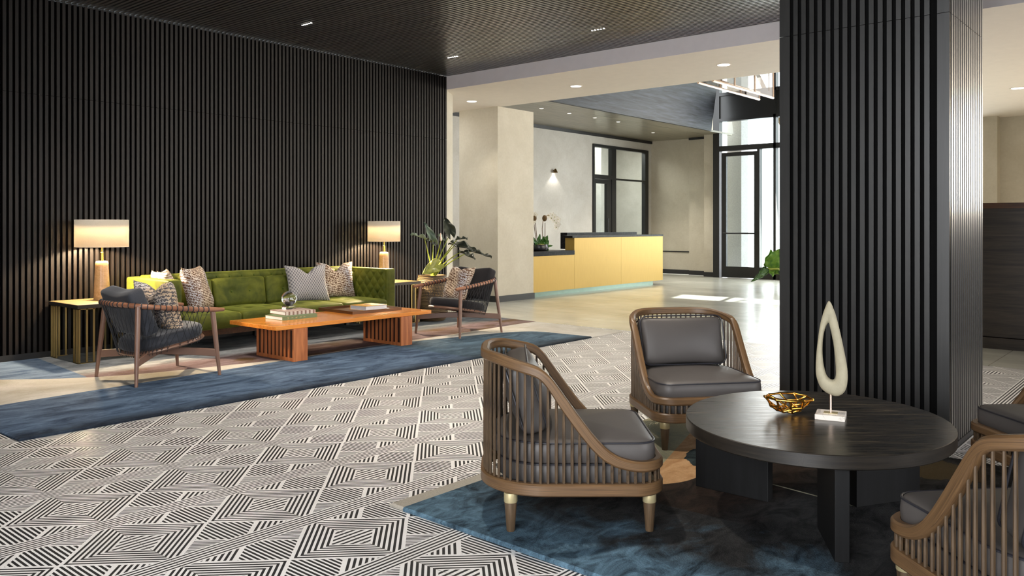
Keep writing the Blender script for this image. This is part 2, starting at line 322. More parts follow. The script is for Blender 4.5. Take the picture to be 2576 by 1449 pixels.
bm = t.math('MULTIPLY', t.ramp(t.math('SUBTRACT', t.math('ADD', Y, t.math('MULTIPLY', big, .5)), 1.3), [(.35, (0, 0, 0)), (.6, (1, 1, 1))]), t.math('GREATER_THAN', X, 3.2))
col = t.mix(t.math('MULTIPLY', bm, .8), col, brown)
# tan, sand and teal fields on the far side
e1 = curve(t, X, 2.3, 5.0, 1.0, 3.0, [(2.3, 2.70), (3.0, 2.70), (3.15, 2.6), (3.35, 2.1), (3.65, 1.93), (3.9, 2.0), (4.1, 1.9), (4.5, 1.7), (5.0, 1.6)])
sand = two(t, big, srgb(128, 136, 122), srgb(196, 184, 146)); tan = two(t, big2, srgb(176, 132, 88), srgb(212, 172, 128))
fy = t.math('SUBTRACT', Y, t.math('MULTIPLY', t.math('SUBTRACT', X, 3.6), .3))
sandm = t.mix(t.math('LESS_THAN', fy, 2.13), sand, tan); sandm = t.mix(t.math('LESS_THAN', X, 3.2), sandm, srgb(182, 176, 164))
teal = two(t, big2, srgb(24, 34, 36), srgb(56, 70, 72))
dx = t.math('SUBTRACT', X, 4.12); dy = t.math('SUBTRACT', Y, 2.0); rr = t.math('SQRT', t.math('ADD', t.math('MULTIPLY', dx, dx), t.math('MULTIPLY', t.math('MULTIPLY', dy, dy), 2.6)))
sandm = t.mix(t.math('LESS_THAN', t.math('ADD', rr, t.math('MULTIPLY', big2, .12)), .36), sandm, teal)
col = t.mix(t.math('GREATER_THAN', Y, e1), col, sandm)
ln = t.math('LESS_THAN', t.math('ABSOLUTE', t.math('SUBTRACT', t.math('SUBTRACT', X, 3.765), t.math('MULTIPLY', t.math('SUBTRACT', Y, 1.47), .15))), .006)
ln = t.math('MULTIPLY', ln, t.math('MULTIPLY', t.math('GREATER_THAN', Y, 1.2), t.math('LESS_THAN', Y, 1.75)))
col = t.mix(ln, col, srgb(190, 186, 160))
mx = t.math('SUBTRACT', X, 4.55); my = t.math('SUBTRACT', Y, 1.1); mm = t.math('SQRT', t.math('ADD', t.math('MULTIPLY', mx, mx), t.math('MULTIPLY', my, my)))
col = t.mix(t.math('MULTIPLY', t.math('LESS_THAN', t.math('ADD', mm, t.math('MULTIPLY', big2, .2)), .28), .8), col, srgb(84, 72, 48))
col = t.mix(t.math('MULTIPLY', fine, .4), col, srgb(20, 20, 24))
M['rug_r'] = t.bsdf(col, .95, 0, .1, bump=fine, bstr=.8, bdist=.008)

# ------------------------------------------------------------------ mesh helpers
class MB:
    """Collects shapes and links them as ONE mesh object."""
    def __init__(s): s.v = []; s.f = []; s.mi = []; s.cur = 0; s.g = {}
    def add(s, vs, fs):
        o = len(s.v); s.v += [tuple(p) for p in vs]
        for f in fs: s.f.append([i+o for i in f]); s.mi.append(s.cur)
        return s
    def box(s, x0, x1, y0, y1, z0, z1):
        vs = [(x, y, z) for z in (z0, z1) for y in (y0, y1) for x in (x0, x1)]
        return s.add(vs, [(0, 2, 3, 1), (4, 5, 7, 6), (0, 1, 5, 4), (2, 6, 7, 3), (0, 4, 6, 2), (1, 3, 7, 5)])
    def rbox(s, x0, x1, y0, y1, z0, z1, r=.01, puff=(0, 0, 0), n=6, seg=3, mat=None, dent=None):
        """rounded box; puff swells the faces; dent(p)->p reshapes"""
        hx, hy, hz = (x1-x0)/2, (y1-y0)/2, (z1-z0)/2; cx, cy, cz = (x0+x1)/2, (y0+y1)/2, (z0+z1)/2
        r = min(r, hx*.99, hy*.99, hz*.99)
        def ticks(h):
            a = [-h+r*(1-math.cos(PI/2*i/seg)) for i in range(seg)]
            inner = [-h+r+(2*h-2*r)*i/n for i in range(n+1)]
            return a+inner+[-q for q in reversed(a)]
        T = [ticks(hx), ticks(hy), ticks(hz)]; key = {}; vs = []; fs = []
        def vert(p):
            k = tuple(round(c, 6) for c in p)
            if k in key: return key[k]
            H = (hx, hy, hz); q = [max(-H[i]+r, min(H[i]-r, p[i])) for i in range(3)]
            d = Vector(p)-Vector(q)
            # blend from cube surface to rounded surface
            if d.length > 1e-9: d = d.normalized()*r
            w_ = [q[i]+d[i] for i in range(3)]
            a, b, c = w_[0]/hx, w_[1]/hy, w_[2]/hz
            f = lambda t_: max(0, 1-t_*t_)
            w_[0] += puff[0]*a*f(b)*f(c) if puff[0] else 0
            w_[1] += puff[1]*b*f(a)*f(c) if puff[1] else 0
            w_[2] += puff[2]*c*f(a)*f(b) if puff[2] else 0
            w_ = Vector((w_[0]+cx, w_[1]+cy, w_[2]+cz))
            if dent: w_ = dent(w_)
            if mat: w_ = mat @ w_
            key[k] = len(vs); vs.append(tuple(w_)); return key[k]
        for ax in range(3):
            b, c = (ax+1) % 3, (ax+2) % 3; H = (hx, hy, hz)
            for sg in (-1, 1):
                for i in range(len(T[b])-1):
                    for j in range(len(T[c])-1):
                        q = []
                        for (p_, q_) in ((i, j), (i+1, j), (i+1, j+1), (i, j+1)):
                            pt = [0, 0, 0]; pt[ax] = sg*H[ax]; pt[b] = T[b][p_]; pt[c] = T[c][q_]; q.append(vert(pt))
                        if sg < 0: q.reverse()
                        if len(set(q)) >= 3: fs.append(list(dict.fromkeys(q)))
        return s.add(vs, fs)
    def tube(s, pts, r, n=8, cap=True, closed=False):
        P = [Vector(p) for p in pts]; m = len(P); R = r if isinstance(r, (list, tuple)) else [r]*m
        vs = []; up = None
        for i, p in enumerate(P):
            a = P[(i-1) % m] if (closed or i > 0) else p; b = P[(i+1) % m] if (closed or i < m-1) else p
            t_ = (b-a).normalized() if (b-a).length > 1e-9 else Vector((0, 0, 1))
            if up is None: up = Vector((0, 0, 1)) if abs(t_.z) < .9 else Vector((1, 0, 0))
            x = up-t_*up.dot(t_)
            if x.length < 1e-6: x = t_.orthogonal()
            x.normalize(); y = t_.cross(x); up = x
            for k in range(n):
                an = 2*PI*k/n; vs.append(p+(x*math.cos(an)+y*math.sin(an))*R[i])
        al = 0; o_ = len(s.v)
        for i in range(m):
            al += (P[i]-P[i-1]).length if i else 0
            for k in range(n): s.g[o_+i*n+k] = (al, R[i]*2*PI*abs(k-n/2)/n, 0)
        fs = []
        for i in range(m if closed else m-1):
            for k in range(n):
                a = i*n+k; b = i*n+(k+1) % n; c_ = ((i+1) % m)*n+(k+1) % n; d = ((i+1) % m)*n+k; fs.append((a, b, c_, d))
        if cap and not closed: fs.append(tuple(reversed(range(n)))); fs.append(tuple(range((m-1)*n, m*n)))
        return s.add(vs, fs)
    def lathe(s, prof, cx=0, cy=0, n=32, z0=0, cap=True):
        vs = []; fs = []; m = len(prof)
        for (r, z) in prof:
            for k in range(n): an = 2*PI*k/n; vs.append((cx+r*math.cos(an), cy+r*math.sin(an), z0+z))
        for i in range(m-1):
            for k in range(n): fs.append((i*n+k, i*n+(k+1) % n, (i+1)*n+(k+1) % n, (i+1)*n+k))
        if cap: fs.append(tuple(reversed(range(n)))); fs.append(tuple(range((m-1)*n, m*n)))
        return s.add(vs, fs)
    def prism(s, poly, z0, z1):
        n = len(poly); vs = [(x, y, z0) for x, y in poly]+[(x, y, z1) for x, y in poly]
        return s.add(vs, [tuple(reversed(range(n))), tuple(range(n, 2*n))]+[(i, (i+1) % n, n+(i+1) % n, n+i) for i in range(n)])
    def loops(s, L, capb=True, capt=True, closed=False, grain=False):
        n = len(L[0]); o_ = len(s.v); al = 0
        if grain:
            for i, r_ in enumerate(L):
                al += math.dist(r_[0], L[i-1][0]) if i else 0; ar = 0
                for k, p in enumerate(r_):
                    ar += math.dist(p, r_[k-1]) if k else 0; s.g[o_+i*n+k] = (al, ar, 0)
        vs = [p for l_ in L for p in l_]; fs = []
        for i in range(len(L)-1 if not closed else len(L)):
            for k in range(n): fs.append((i*n+k, i*n+(k+1) % n, ((i+1) % len(L))*n+(k+1) % n, ((i+1) % len(L))*n+k))
        if not closed:
            if capb: fs.append(tuple(reversed(range(n))))
            if capt: fs.append(tuple(range((len(L)-1)*n, len(L)*n)))
        return s.add(vs, fs)
    def grid(s, pts):
        m = len(pts); n = len(pts[0]); vs = [p for r_ in pts for p in r_]
        return s.add(vs, [(i*n+j, i*n+j+1, (i+1)*n+j+1, (i+1)*n+j) for i in range(m-1) for j in range(n-1)])
    def sphere(s, c, r, n=16, m=10, sc=(1, 1, 1)):
        prof = []; vs = []; fs = []
        for i in range(m+1):
            a = PI*i/m
            for k in range(n): b = 2*PI*k/n; vs.append((c[0]+r*sc[0]*math.sin(a)*math.cos(b), c[1]+r*sc[1]*math.sin(a)*math.sin(b), c[2]-r*sc[2]*math.cos(a)))
        for i in range(m):
            for k in range(n): fs.append((i*n+k, i*n+(k+1) % n, (i+1)*n+(k+1) % n, (i+1)*n+k))
        return s.add(vs, fs)
    def xform(s, m):
        s.v = [tuple(m @ Vector(p)) for p in s.v]; return s
    def build(s, name, mat, parent=None, smooth=35, bevel=0, solid=0):
        me = bpy.data.meshes.new(name); me.from_pydata(s.v, [], s.f)
        for m_ in (mat if isinstance(mat, (list, tuple)) else [mat]): me.materials.append(m_)
        if s.g:
            at_ = me.attributes.new('grain', 'FLOAT_VECTOR', 'POINT')
            for i, g_ in s.g.items(): at_.data[i].vector = g_
        bm = bmesh.new(); bm.from_mesh(me); bmesh.ops.remove_doubles(bm, verts=bm.verts, dist=1e-6)
        bmesh.ops.recalc_face_normals(bm, faces=bm.faces); bm.to_mesh(me); bm.free()
        if len(me.polygons) == len(s.mi):
            for p, k in zip(me.polygons, s.mi): p.material_index = k
        if smooth:
            me.polygons.foreach_set('use_smooth', [True]*len(me.polygons)); me.set_sharp_from_angle(angle=math.radians(smooth))
        o = bpy.data.objects.new(name, me); C.objects.link(o)
        if parent: o.parent = parent
        if solid: q = o.modifiers.new('s', 'SOLIDIFY'); q.thickness = solid; q.offset = 0
        if bevel: q = o.modifiers.new('b', 'BEVEL'); q.width = bevel; q.segments = 2; q.limit_method = 'ANGLE'
        return o
def tag(o, label, cat, group=None, kind=None):
    if label: o['label'] = label
    if cat: o['category'] = cat
    if group: o['group'] = group
    if kind: o['kind'] = kind
    return o
def thing(name, label, cat, loc=(0, 0, 0), rz=0, group=None):
    o = bpy.data.objects.new(name, None); C.objects.link(o); o.location = loc; o.rotation_euler = (0, 0, rz); o.empty_display_size = .1
    return tag(o, label, cat, group)
def struct(o): o['kind'] = 'structure'; return o
def sbox(name, mat, x0, x1, y0, y1, z0, z1, parent=None):
    o = MB().box(x0, x1, y0, y1, z0, z1).build(name, mat, parent, 0); return o if parent else struct(o)
def dup(root, loc, rz, label, group=None):
    def cp(o, par):
        c = o.copy(); C.objects.link(c); c.parent = par
        for ch in list(o.children): cp(ch, c)
        return c
    r = cp(root, None); r.location = loc; r.rotation_euler = (0, 0, rz); r['label'] = label
    if group: r['group'] = group
    return r

# ================================================================== SETTING
CZ = 3.367; XE = 8.316; YW = 8.347; SOF = 3.18
struct(MB().box(-2.6, 18.6, -6, 13.6, -.1, 0).build('floor', M['floor'], None, 0))
# slatted wall on the left
mb = MB(); mb.box(-2.5, XE-.002, YW+.020, YW+.2, 0, CZ); mb.cur = 1
x = XE-.030
while x > -1.2:
    for z0, z1 in ((.07, 2.464), (2.467, CZ-.002)):
        mb.box(x, x+.0285, YW-.024, YW+.019, z0, z1)
    x -= .0506
struct(mb.build('wall_left', [M['black_gap'], M['slat']], None, 0))
sbox('baseboard_left', M['black_trim'], -2.5, XE-.002, YW-.026, YW+.001, 0, .07)
# slatted dark ceiling (slats run across the room)
mb = MB(); mb.box(-2.5, XE-.002, -5.9, YW+.2, CZ+.034, CZ+.1); mb.cur = 1
x = XE-.034
while x > -1.5:
    mb.box(x, x+.028, -5.8, YW-.026, CZ, CZ+.034); x -= .0508
struct(mb.build('ceiling', [M['black_gap'], M['slat_ceiling']], None, 0))
# white beam, soffit and fascia beyond it
OP_X, OP_Y0, OP_Y1 = 10.09, 3.4, 9.0        # edge of the double-height entrance
mb = MB(); mb.box(XE, OP_X, OP_Y0, 9.96, SOF, 6.1); mb.box(XE, 18.25, -5.9, OP_Y0, SOF, SOF+.2)
struct(mb.build('ceiling_soffit', M['white_paint'], None, 0)).name = 'ceiling'
sbox('trim_1', M['lilac_paint'], XE-.004, XE, -5.9, 8.36, SOF, CZ+.1)
sbox('ceiling', M['white_paint'], OP_X, 18.4, OP_Y0-.2, 9.3, 6.0, 6.1)
sbox('wall_atrium', M['white_paint'], OP_X, 18.25, OP_Y0-.2, OP_Y0, SOF+.2, 6.0)
# wall stub after the slats, with its angled return
mb = MB(); mb.prism([(XE-.0, 8.349), (8.70, 8.585), (8.70, 9.0), (XE-.0, 9.0)], 0, SOF+.002)
struct(mb.build('wall_return', M['plaster_warm'], None, 0))
# limewashed pier between the passage and reception
sbox('wall_pier', M['plaster_warm'], 10.01, 10.93, 8.853, 9.72, 0, SOF)
mb = MB(); mb.box(9.995, 10.945, 8.838, 8.853, 0, .10); mb.box(9.995, 10.01, 8.853, 9.72, 0, .10)
struct(mb.build('baseboard_pier', M['black_trim'], None, 0))
# reception back wall with its dark head trim, opening for the glazed door
BY = 11.313; DX0, DX1, DZ = 16.2, 18.71, 3.2
mb = MB(); mb.box(8.4, DX0, BY, BY+.15, 0, 3.455); mb.box(DX1, 18.95, BY, BY+.15, 0, 3.455); mb.box(DX0, DX1, BY, BY+.15, DZ, 3.455)
struct(mb.build('wall_back', M['plaster'], None, 0))
sbox('trim_2', M['black_trim'], 8.4, 18.9, BY-.03, BY, 3.385, 3.455)
# room behind the glazed door
mb = MB(); mb.box(15.2, 20.2, 13.2, 13.3, 0, 3.5); mb.box(20.1, 20.2, BY+.15, 13.2, 0, 3.5); mb.box(15.1, 15.2, BY+.15, 13.2, 0, 3.5); mb.box(18.35, 18.6, 12.7, 13.2, 0, 3.5)
struct(mb.build('wall_office', M['plaster'], None, 0)); sbox('ceiling', M['white_paint'], 15.2, 20.1, BY+.15, 13.2, 3.5, 3.55)
light('office_light', 'AREA', (17.6, 12.3, 3.45), 95, (1, .97, .9), (17.6, 12.3, 0), 2.4, 1.2)
# reception's right-hand wall in three steps
mb = MB(); mb.box(18.9, 19.05, 10.12, BY+.15, 0, 3.455); mb.box(18.74, 18.9, 9.50, 10.12, 0, 3.40); mb.box(18.34, 18.74, 9.21, 9.50, 0, 6.0); mb.box(18.74, 18.9, 9.3, 9.5, 0, 6.0)
struct(mb.build('wall_right', M['plaster_warm'], None, 0))
mb = MB(); mb.box(18.88, 18.9, 10.12, BY, 0, .11); mb.box(18.72, 18.74, 9.50, 10.12, 0, .11); mb.box(18.32, 18.34, 9.21, 9.5, 0, .11)
struct(mb.build('baseboard_right', M['black_trim'], None, 0))
mb = MB(); mb.box(18.885, 18.9, 10.12, BY, .56, .59); struct(mb.build('trim_3', M['black_trim'], None, 0))
sbox('trim_4', M['black_trim'], 18.715, 18.74, 9.50, 10.12, 3.40, 3.455)
# wooden reception ceiling with a shadow line, and the tall timber bulkhead in front of it
mb = MB(); mb.box(10.0, 18.9, 9.03, 9.425, 3.455, 3.5); mb.box(10.0, 18.9, 9.435, BY, 3.455, 3.5); mb.box(10.0, 18.9, 9.42, 9.44, 3.47, 3.5)
struct(mb.build('ceiling_reception', M['wood_ceiling'], None, 0)).name = 'ceiling'
mb = MB(); mb.add([(10.0, 8.97, 3.455), (17.68, 8.97, 3.455), (18.35, 8.97, 6.0), (10.0, 8.97, 6.0), (10.0, 9.03, 3.455), (17.68, 9.03, 3.455), (18.35, 9.03, 6.0), (10.0, 9.03, 6.0)],
    [(0, 1, 2, 3), (7, 6, 5, 4), (0, 4, 5, 1), (1, 5, 6, 2), (2, 6, 7, 3), (3, 7, 4, 0)])
struct(mb.build('wall_bulkhead', M['wood_bulkhead'], None, 0))
# right-hand background: beige walls behind the bar
mb = MB(); mb.box(16.6, 16.75, 2.95, OP_Y0, 0, SOF); mb.box(16.87, 17.0, -5.9, 2.95, 0, SOF); mb.box(16.6, 16.87, 2.93, 2.95, 0, SOF); mb.box(16.6, 18.25, OP_Y0-.1, OP_Y0, 0, SOF)
struct(mb.build('wall_far', M['plaster_warm'], None, 0))
# unseen sides that close the room, solid, with area lights standing just inside
struct(MB().box(-2.6, -2.5, -5.9, YW, 0, CZ).build('wall_street', M['plaster'], None, 0))
struct(MB().box(-2.5, 18.3, -6, -5.9, 0, CZ).build('wall_side', M['plaster'], None, 0))
sbox('wall_passage', M['plaster'], 8.3, 8.4, 9.0, 11.4, 0, 3.455)
# ---- entrance facade
FX = 18.3
fr = thing('area_fill_1', None, None); fr['kind'] = 'structure'
mb = MB()
mb.box(FX-.06, FX+.1, 9.05, 9.21, 0, 6.0)                    # jamb
mb.box(FX-.06, FX+.1, 3.4, 9.05, 3.02, 3.14)                 # door head
mb.box(FX-.06, FX+.1, 3.4, 9.05, 3.73, 3.80)                 # transom head
mb.box(FX-.02, FX+.1, 3.4, 9.05, 3.80, 4.34)                 # spandrel
mb.box(FX-.06, FX+.1, 3.4, 9.05, 4.34, 4.42)
for y in (7.65, 5.9, 4.4): mb.box(FX-.06, FX+.1, y, y+.06, 0, 6.0)
mb.box(FX-.06, FX+.1, 8.04, 8.10, 0, 3.02); mb.box(FX-.06, FX+.1, 3.4, 8.04, 0, .27); mb.box(FX-.06, FX+.1, 3.4, 3.5, 0, 6)
mb.build('window_frame', M['black_frame'], fr, 0)
mb = MB(); mb.box(FX+.03, FX+.036, 3.5, 9.05, 3.14, 3.73); mb.box(FX+.03, FX+.036, 3.5, 9.05, 4.42, 6.0); mb.box(FX+.03, FX+.036, 3.5, 8.04, .27, 3.02)
mb.build('pane', M['glass'], fr, 0)
dr = thing('door_1', None, None); dr['kind'] = 'structure'
mb = MB(); mb.box(FX-.04, FX+.03, 8.88, 9.0, .012, 2.98); mb.box(FX-.04, FX+.03, 8.10, 8.18, .012, 2.98); mb.box(FX-.04, FX+.03, 8.18, 8.88, .012, .27); mb.box(FX-.04, FX+.03, 8.18, 8.88, 2.89, 2.98)
mb.build('door_leaf', M['black_frame'], dr, 0)
MB().box(FX-.01, FX-.004, 8.18, 8.88, .27, 2.89).build('pane', M['glass'], dr, 0)
MB().tube([(FX-.10, 8.93, 1.06), (FX-.10, 8.14, 1.06)], .017).build('push_bar', M['black_frame'], dr)
# ---- black glazed door in the reception wall
dg = thing('door_2', None, None); dg['kind'] = 'structure'
mb = MB(); y0, y1 = BY-.03, BY+.08
mb.box(DX0, DX0+.06, y0, y1, 0, DZ); mb.box(DX1-.16, DX1, y0, y1, 0, DZ); mb.box(DX0+.06, DX1-.16, y0, y1, DZ-.07, DZ)
mb.box(16.995, 17.18, y0, y1, 0, DZ-.07); mb.box(DX0+.06, 16.995, y0, y1, 2.37, 2.47); mb.box(17.18, DX1-.16, y0, y1, 2.37, 2.41)
mb.build('door_frame', M['black_frame'], dg, 0)
mb = MB(); mb.box(DX0+.06, DX0+.12, y0+.01, y1-.03, .01, 2.36); mb.box(16.78, 16.99, y0+.01, y1-.03, .01, 2.36); mb.box(DX0+.12, 16.78, y0+.01, y1-.03, 2.26, 2.36); mb.box(DX0+.12, 16.78, y0+.01, y1-.03, .01, .2)
mb.build('door_leaf', M['black_frame'], dg, 0)
MB().box(DX0+.12, DX1-.16, BY+.02, BY+.026, .2, DZ-.07).build('pane', M['glass'], dg, 0)
mb = MB(); mb.tube([(16.74, BY-.09, .75), (16.74, BY-.09, 1.42)], .018); mb.tube([(16.74, BY-.09, 1.16), (16.85, BY-.02, 1.16)], .012)
mb.build('door_handle', M['black_frame'], dg)
# ---- outdoors beyond the entrance, with added sun blockers
sbox('ground_outside', M['outdoor_white'], 18.6, 60, -40, 50, -.1, 0)
bw = MB().box(40, 44, -40, 50, 0, 16.95).build('door_sun_blocker', M['outdoor_white'], None, 0)  # added block, tall enough to stop sun coming through the door
tag(bw, 'white block added across the street to keep sun off the entrance door', 'building')
oc0 = MB().box(18.42, 21.2, 2, 12, 5.8, 6.0).build('glazing_sun_blocker', M['outdoor_white'], None, 0)  # added out of view so that sun enters by the transom only
tag(oc0, 'unseen white slab added over the entrance to keep sun off the upper glazing', 'canopy')
oc = MB().box(19.3, 19.7, 8.98, 9.36, 0, 5.75).build('outdoor_pillar', M['concrete'], None, 0)
tag(oc, 'grey granite pillar standing outside behind the entrance door glass', 'pillar')
tr = thing('street_tree', 'bare branched tree outside the upper entrance glazing', 'tree', (22.5, 9.2, 0))
mb = MB(); random.seed(3)
def branch(p, d, L, r, lev):
    q = p+d*L; mb.tube([p, (p+q)/2+Vector((random.uniform(-.05, .05),)*3)*L, q], [r, r*.85, r*.7], 5)
    if lev:
        for k in range(3):
            nd = (d+Vector((random.uniform(-.8, .8), random.uniform(-.8, .8), random.uniform(-.2, .6)))).normalized(); branch(q, nd, L*.72, r*.62, lev-1)
branch(Vector((0, 0, 0)), Vector((0, -.05, 1)).normalized(), 3.6, .12, 5)
mb.build('branches', M['bark'], tr)

# ================================================================== the slatted column
cx0, cx1, cy0, cy1 = 4.992, 5.87, 1.111, 2.069
col = thing('slatted_column', 'square black column clad in vertical timber slats behind the oval table', 'column', ((cx0+cx1)/2, (cy0+cy1)/2, 0))
T = Matrix.Translation((-(cx0+cx1)/2, -(cy0+cy1)/2, 0))
mb = MB().box(cx0+.024, cx1-.024, cy0+.024, cy1-.024, 0, CZ-.002).xform(T); mb.build('core', M['black_gap'], col, 0)
mb = MB()
for z0, z1 in ((.03, 2.419), (2.422, CZ-.003)):
    mb.box(cx0, cx0+.03, 2.004, cy1, z0, z1)                 # corner boards
    mb.box(cx0, cx0+.03, cy0, 1.172, z0, z1)
    for k in range(16): y = 2.004-.0224-k*.0496; mb.box(cx0, cx0+.026, y-.0272, y, z0, z1)
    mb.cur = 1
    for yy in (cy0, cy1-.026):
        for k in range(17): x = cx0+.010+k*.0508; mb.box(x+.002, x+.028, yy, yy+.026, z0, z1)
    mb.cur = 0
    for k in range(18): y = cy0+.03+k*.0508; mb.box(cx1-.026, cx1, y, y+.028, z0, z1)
mb.xform(T).build('slats', [M['slat_column'], M['slat_column_lit_side']], col, 0)
MB().box(cx0-.002, cx1+.004, cy0-.006, cy1+.002, 0, .03).xform(T).build('plinth', M['black_trim'], col, 0)

# ================================================================== light fittings
def spotlight(name, x, y, z, r, mat, label, group, power, spot=95, col=(1, .93, .82), cat='ceiling light'):
    t_ = thing(name, label, cat, (x, y, z), 0, group)
    MB().lathe([(r*1.0, 0), (r*1.0, -.004), (r*.86, -.004), (r*.82, -.001)], n=28, cap=False).build('trim_ring', M['white_paint'] if mat == 'lamp_on' else M['black_trim'], t_)
    MB().lathe([(r*.84, -.0022), (.001, -.0022)], n=28, cap=False).build('diffuser', M[mat], t_)
    l = light('downlight_beam', 'SPOT', (x, y, z-.02), power, col, (x, y, 0), spot=spot, rad=.05); return t_
dl = [(9.35, 8.81, 'round white downlight nearest the slatted wall end'), (9.27, 6.75, 'middle round white downlight in the soffit'), (9.19, 4.50, 'round white downlight nearest the black column, left of it')]
for x, y, lb in dl: spotlight('recessed_downlight', x, y, SOF, .088, 'lamp_on', lb, 'round downlights in the white soffit', 60)
spotlight('recessed_downlight', 13.45, 2.12, SOF, .10, 'lamp_on', 'round white downlight at the right edge beyond the black column', 'round downlights in the white soffit', 220)
wl = [12.19, 13.07, 13.95, 14.82, 17.12]; nm = ['leftmost', 'second from left', 'third from left', 'fourth from left', 'rightmost']
for x, n_ in zip(wl, nm): spotlight('small_downlight', x, 9.68 if x < 17 else 10.2, 3.455, .05, 'lamp_on_dim', f'small downlight in the smoked timber ceiling over reception, {n_}', 'small downlights over reception', 100 if x < 17 else 260)
def linear(x, y, lb, power=150):
    t_ = thing('slot_light', lb, 'ceiling light', (x, y, CZ), 0, 'slot lights in the dark slatted ceiling')
    mb = MB(); mb.box(-.012, .012, -.10, .10, -.001, .012); mb.build('housing', M['black_trim'], t_, 0)
    mb = MB()
    for k in range(5): mb.sphere((0, -.076+k*.038, 0), .013, 10, 6, (1, 1, .35))
    mb.build('lens_row', M['lamp_on'], t_)
    light('slot_beam', 'SPOT', (x, y, CZ-.03), power, (1, .89, .76), (x, y, 0), spot=85, rad=.05)
linear(5.19, 7.27, 'short slot light in dark ceiling above the sofa, left one'); linear(7.40, 7.30, 'short slot light at the back corner of the dark ceiling'); linear(7.38, 5.08, 'short slot light in dark ceiling toward the right')
for x, y in ((5.19, 5.08), (2.98, 7.27), (2.98, 5.08), (2.98, 2.9), (5.19, 2.9), (7.38, 2.9)):
    linear(x, y, 'short slot light in dark ceiling above the frame', 200)
sconce_x = (14.675, 13.55)
for i, x in enumerate(sconce_x):
    sc = thing('wall_sconce', ('small bronze cone sconce glowing on the reception wall', 'small bronze cone sconce mostly hidden behind the plaster pier')[i], 'wall light', (x, BY, 2.46), 0, 'reception wall sconces')
    MB().lathe([(.0, .06), (.018, .055), (.055, -.03), (.05, -.03)], 0, -.06, 20, cap=False).build('cone_shade', M['bronze'], sc)
    MB().tube([(0, 0, .02), (0, -.06, .03)], .012).build('arm', M['bronze'], sc)
    MB().lathe([(.001, 0), (.045, 0)], 0, -.06, 16, -.022, cap=False).build('diffuser', M['lamp_on'], sc)
    light('sconce_beam', 'SPOT', (x, BY-.075, 2.42), 9, (1, .93, .84), (x, BY-.02, 1.2), spot=105, blend=.35, rad=.02)
# hanging entrance chandelier: two long framed glass panels
ch = thing('hanging_frame_chandelier', 'long copper framed glass chandelier hanging in the tall entrance', 'chandelier', (13.5, 6.35, 3.6))
for (x0, x1, y, z0, z1) in ((-1.2, 1.19, .13, 0, .13), (-1.21, 1.19, -.14, 0, .75)):
    fr_ = MB(); R = .022
    fr_.tube([(x0, y, z0), (x1, y, z0)], R); fr_.tube([(x0, y, z1), (x1, y, z1)], R)
    for q in (x0, x0+.8, x0+1.6, x1): fr_.tube([(q, y, z0), (q, y, z1)], R*.8)
    f_ = fr_.build('tube_frame', M['copper'], ch)
    MB().box(x0, x1, y-.004, y+.004, z0, z1).build('glass_panel', M['glass_smoke'], f_, 0)
for x in (-1.0, 1.0):
    for y in (.13, -.14): MB().tube([(x, y, .1), (x, y, 2.4)], .008).build('hanging_rod', M['copper'], ch)

# ================================================================== reception desk
dk = thing('reception_desk', 'brass fronted reception desk with black marble counters', 'reception desk', (13.2, 9.3, 0))
T = Matrix.Translation((-13.2, -9.3, 0)); DY = 8.95
def dpart(name, mat, boxes, bev=0):
    mb = MB()
    for b in boxes: mb.box(*b)
    return mb.xform(T).build(name, mat, dk, 0, bevel=bev)
dpart('brass_panel', M['desk_brass'], [(10.95, 12.238, DY, DY+.02, .085, .712)])
dpart('brass_panel', M['desk_brass'], [(12.242, 13.808, DY, DY+.02, .085, 1.02)])
dpart('brass_panel', M['desk_brass'], [(13.812, 15.42, DY, DY+.02, .085, 1.02)])
dpart('brass_return', M['desk_brass'], [(12.242, 12.262, DY+.02, 9.16, .79, 1.02)]); dpart('brass_return', M['desk_brass'], [(15.40, 15.42, DY+.02, 9.75, .085, 1.02)])
dpart('body', M['black_trim'], [(10.95, 15.40, DY+.02, 9.72, .085, .712), (12.262, 15.40, DY+.02, 9.16, .712, 1.02)])
dpart('kick_plate', M['kick'], [(10.95, 15.2, 9.06, 9.10, 0, .085)])
dpart('low_counter', M['black_marble'], [(10.95, 12.24, DY-.01, 9.74, .712, .79)], .003)
dpart('high_counter', M['black_marble'], [(12.17, 15.43, DY-.01, 9.19, 1.02, 1.058)], .003)
dpart('rear_counter', M['black_marble'], [(12.887, 15.43, 9.6, 9.76, .79, 1.105)], .003)
sbox('trim_5', M['black_marble'], 11.6, 13.4, BY-.35, BY-.001, .6, .92)
# dark timber bar beyond the column
br = thing('bar_counter', 'dark timber clad bar counter at the right beyond the black column', 'counter', (9.52, -.5, 0))
T2 = Matrix.Translation((-9.52, .5, 0))
MB().box(9.52, 10.1, -4.5, 2.3, .12, 1.42).xform(T2).build('front_panel', M['counter_wood'], br, 0)
MB().box(9.50, 10.15, -4.5, 2.32, 1.42, 1.476).xform(T2).build('counter_top', M['brown_cap'], br, 0)
MB().box(9.50, 10.1, -4.5, 2.3, 0, .112).xform(T2).build('kick_board', M['counter_wood'], br, 0)

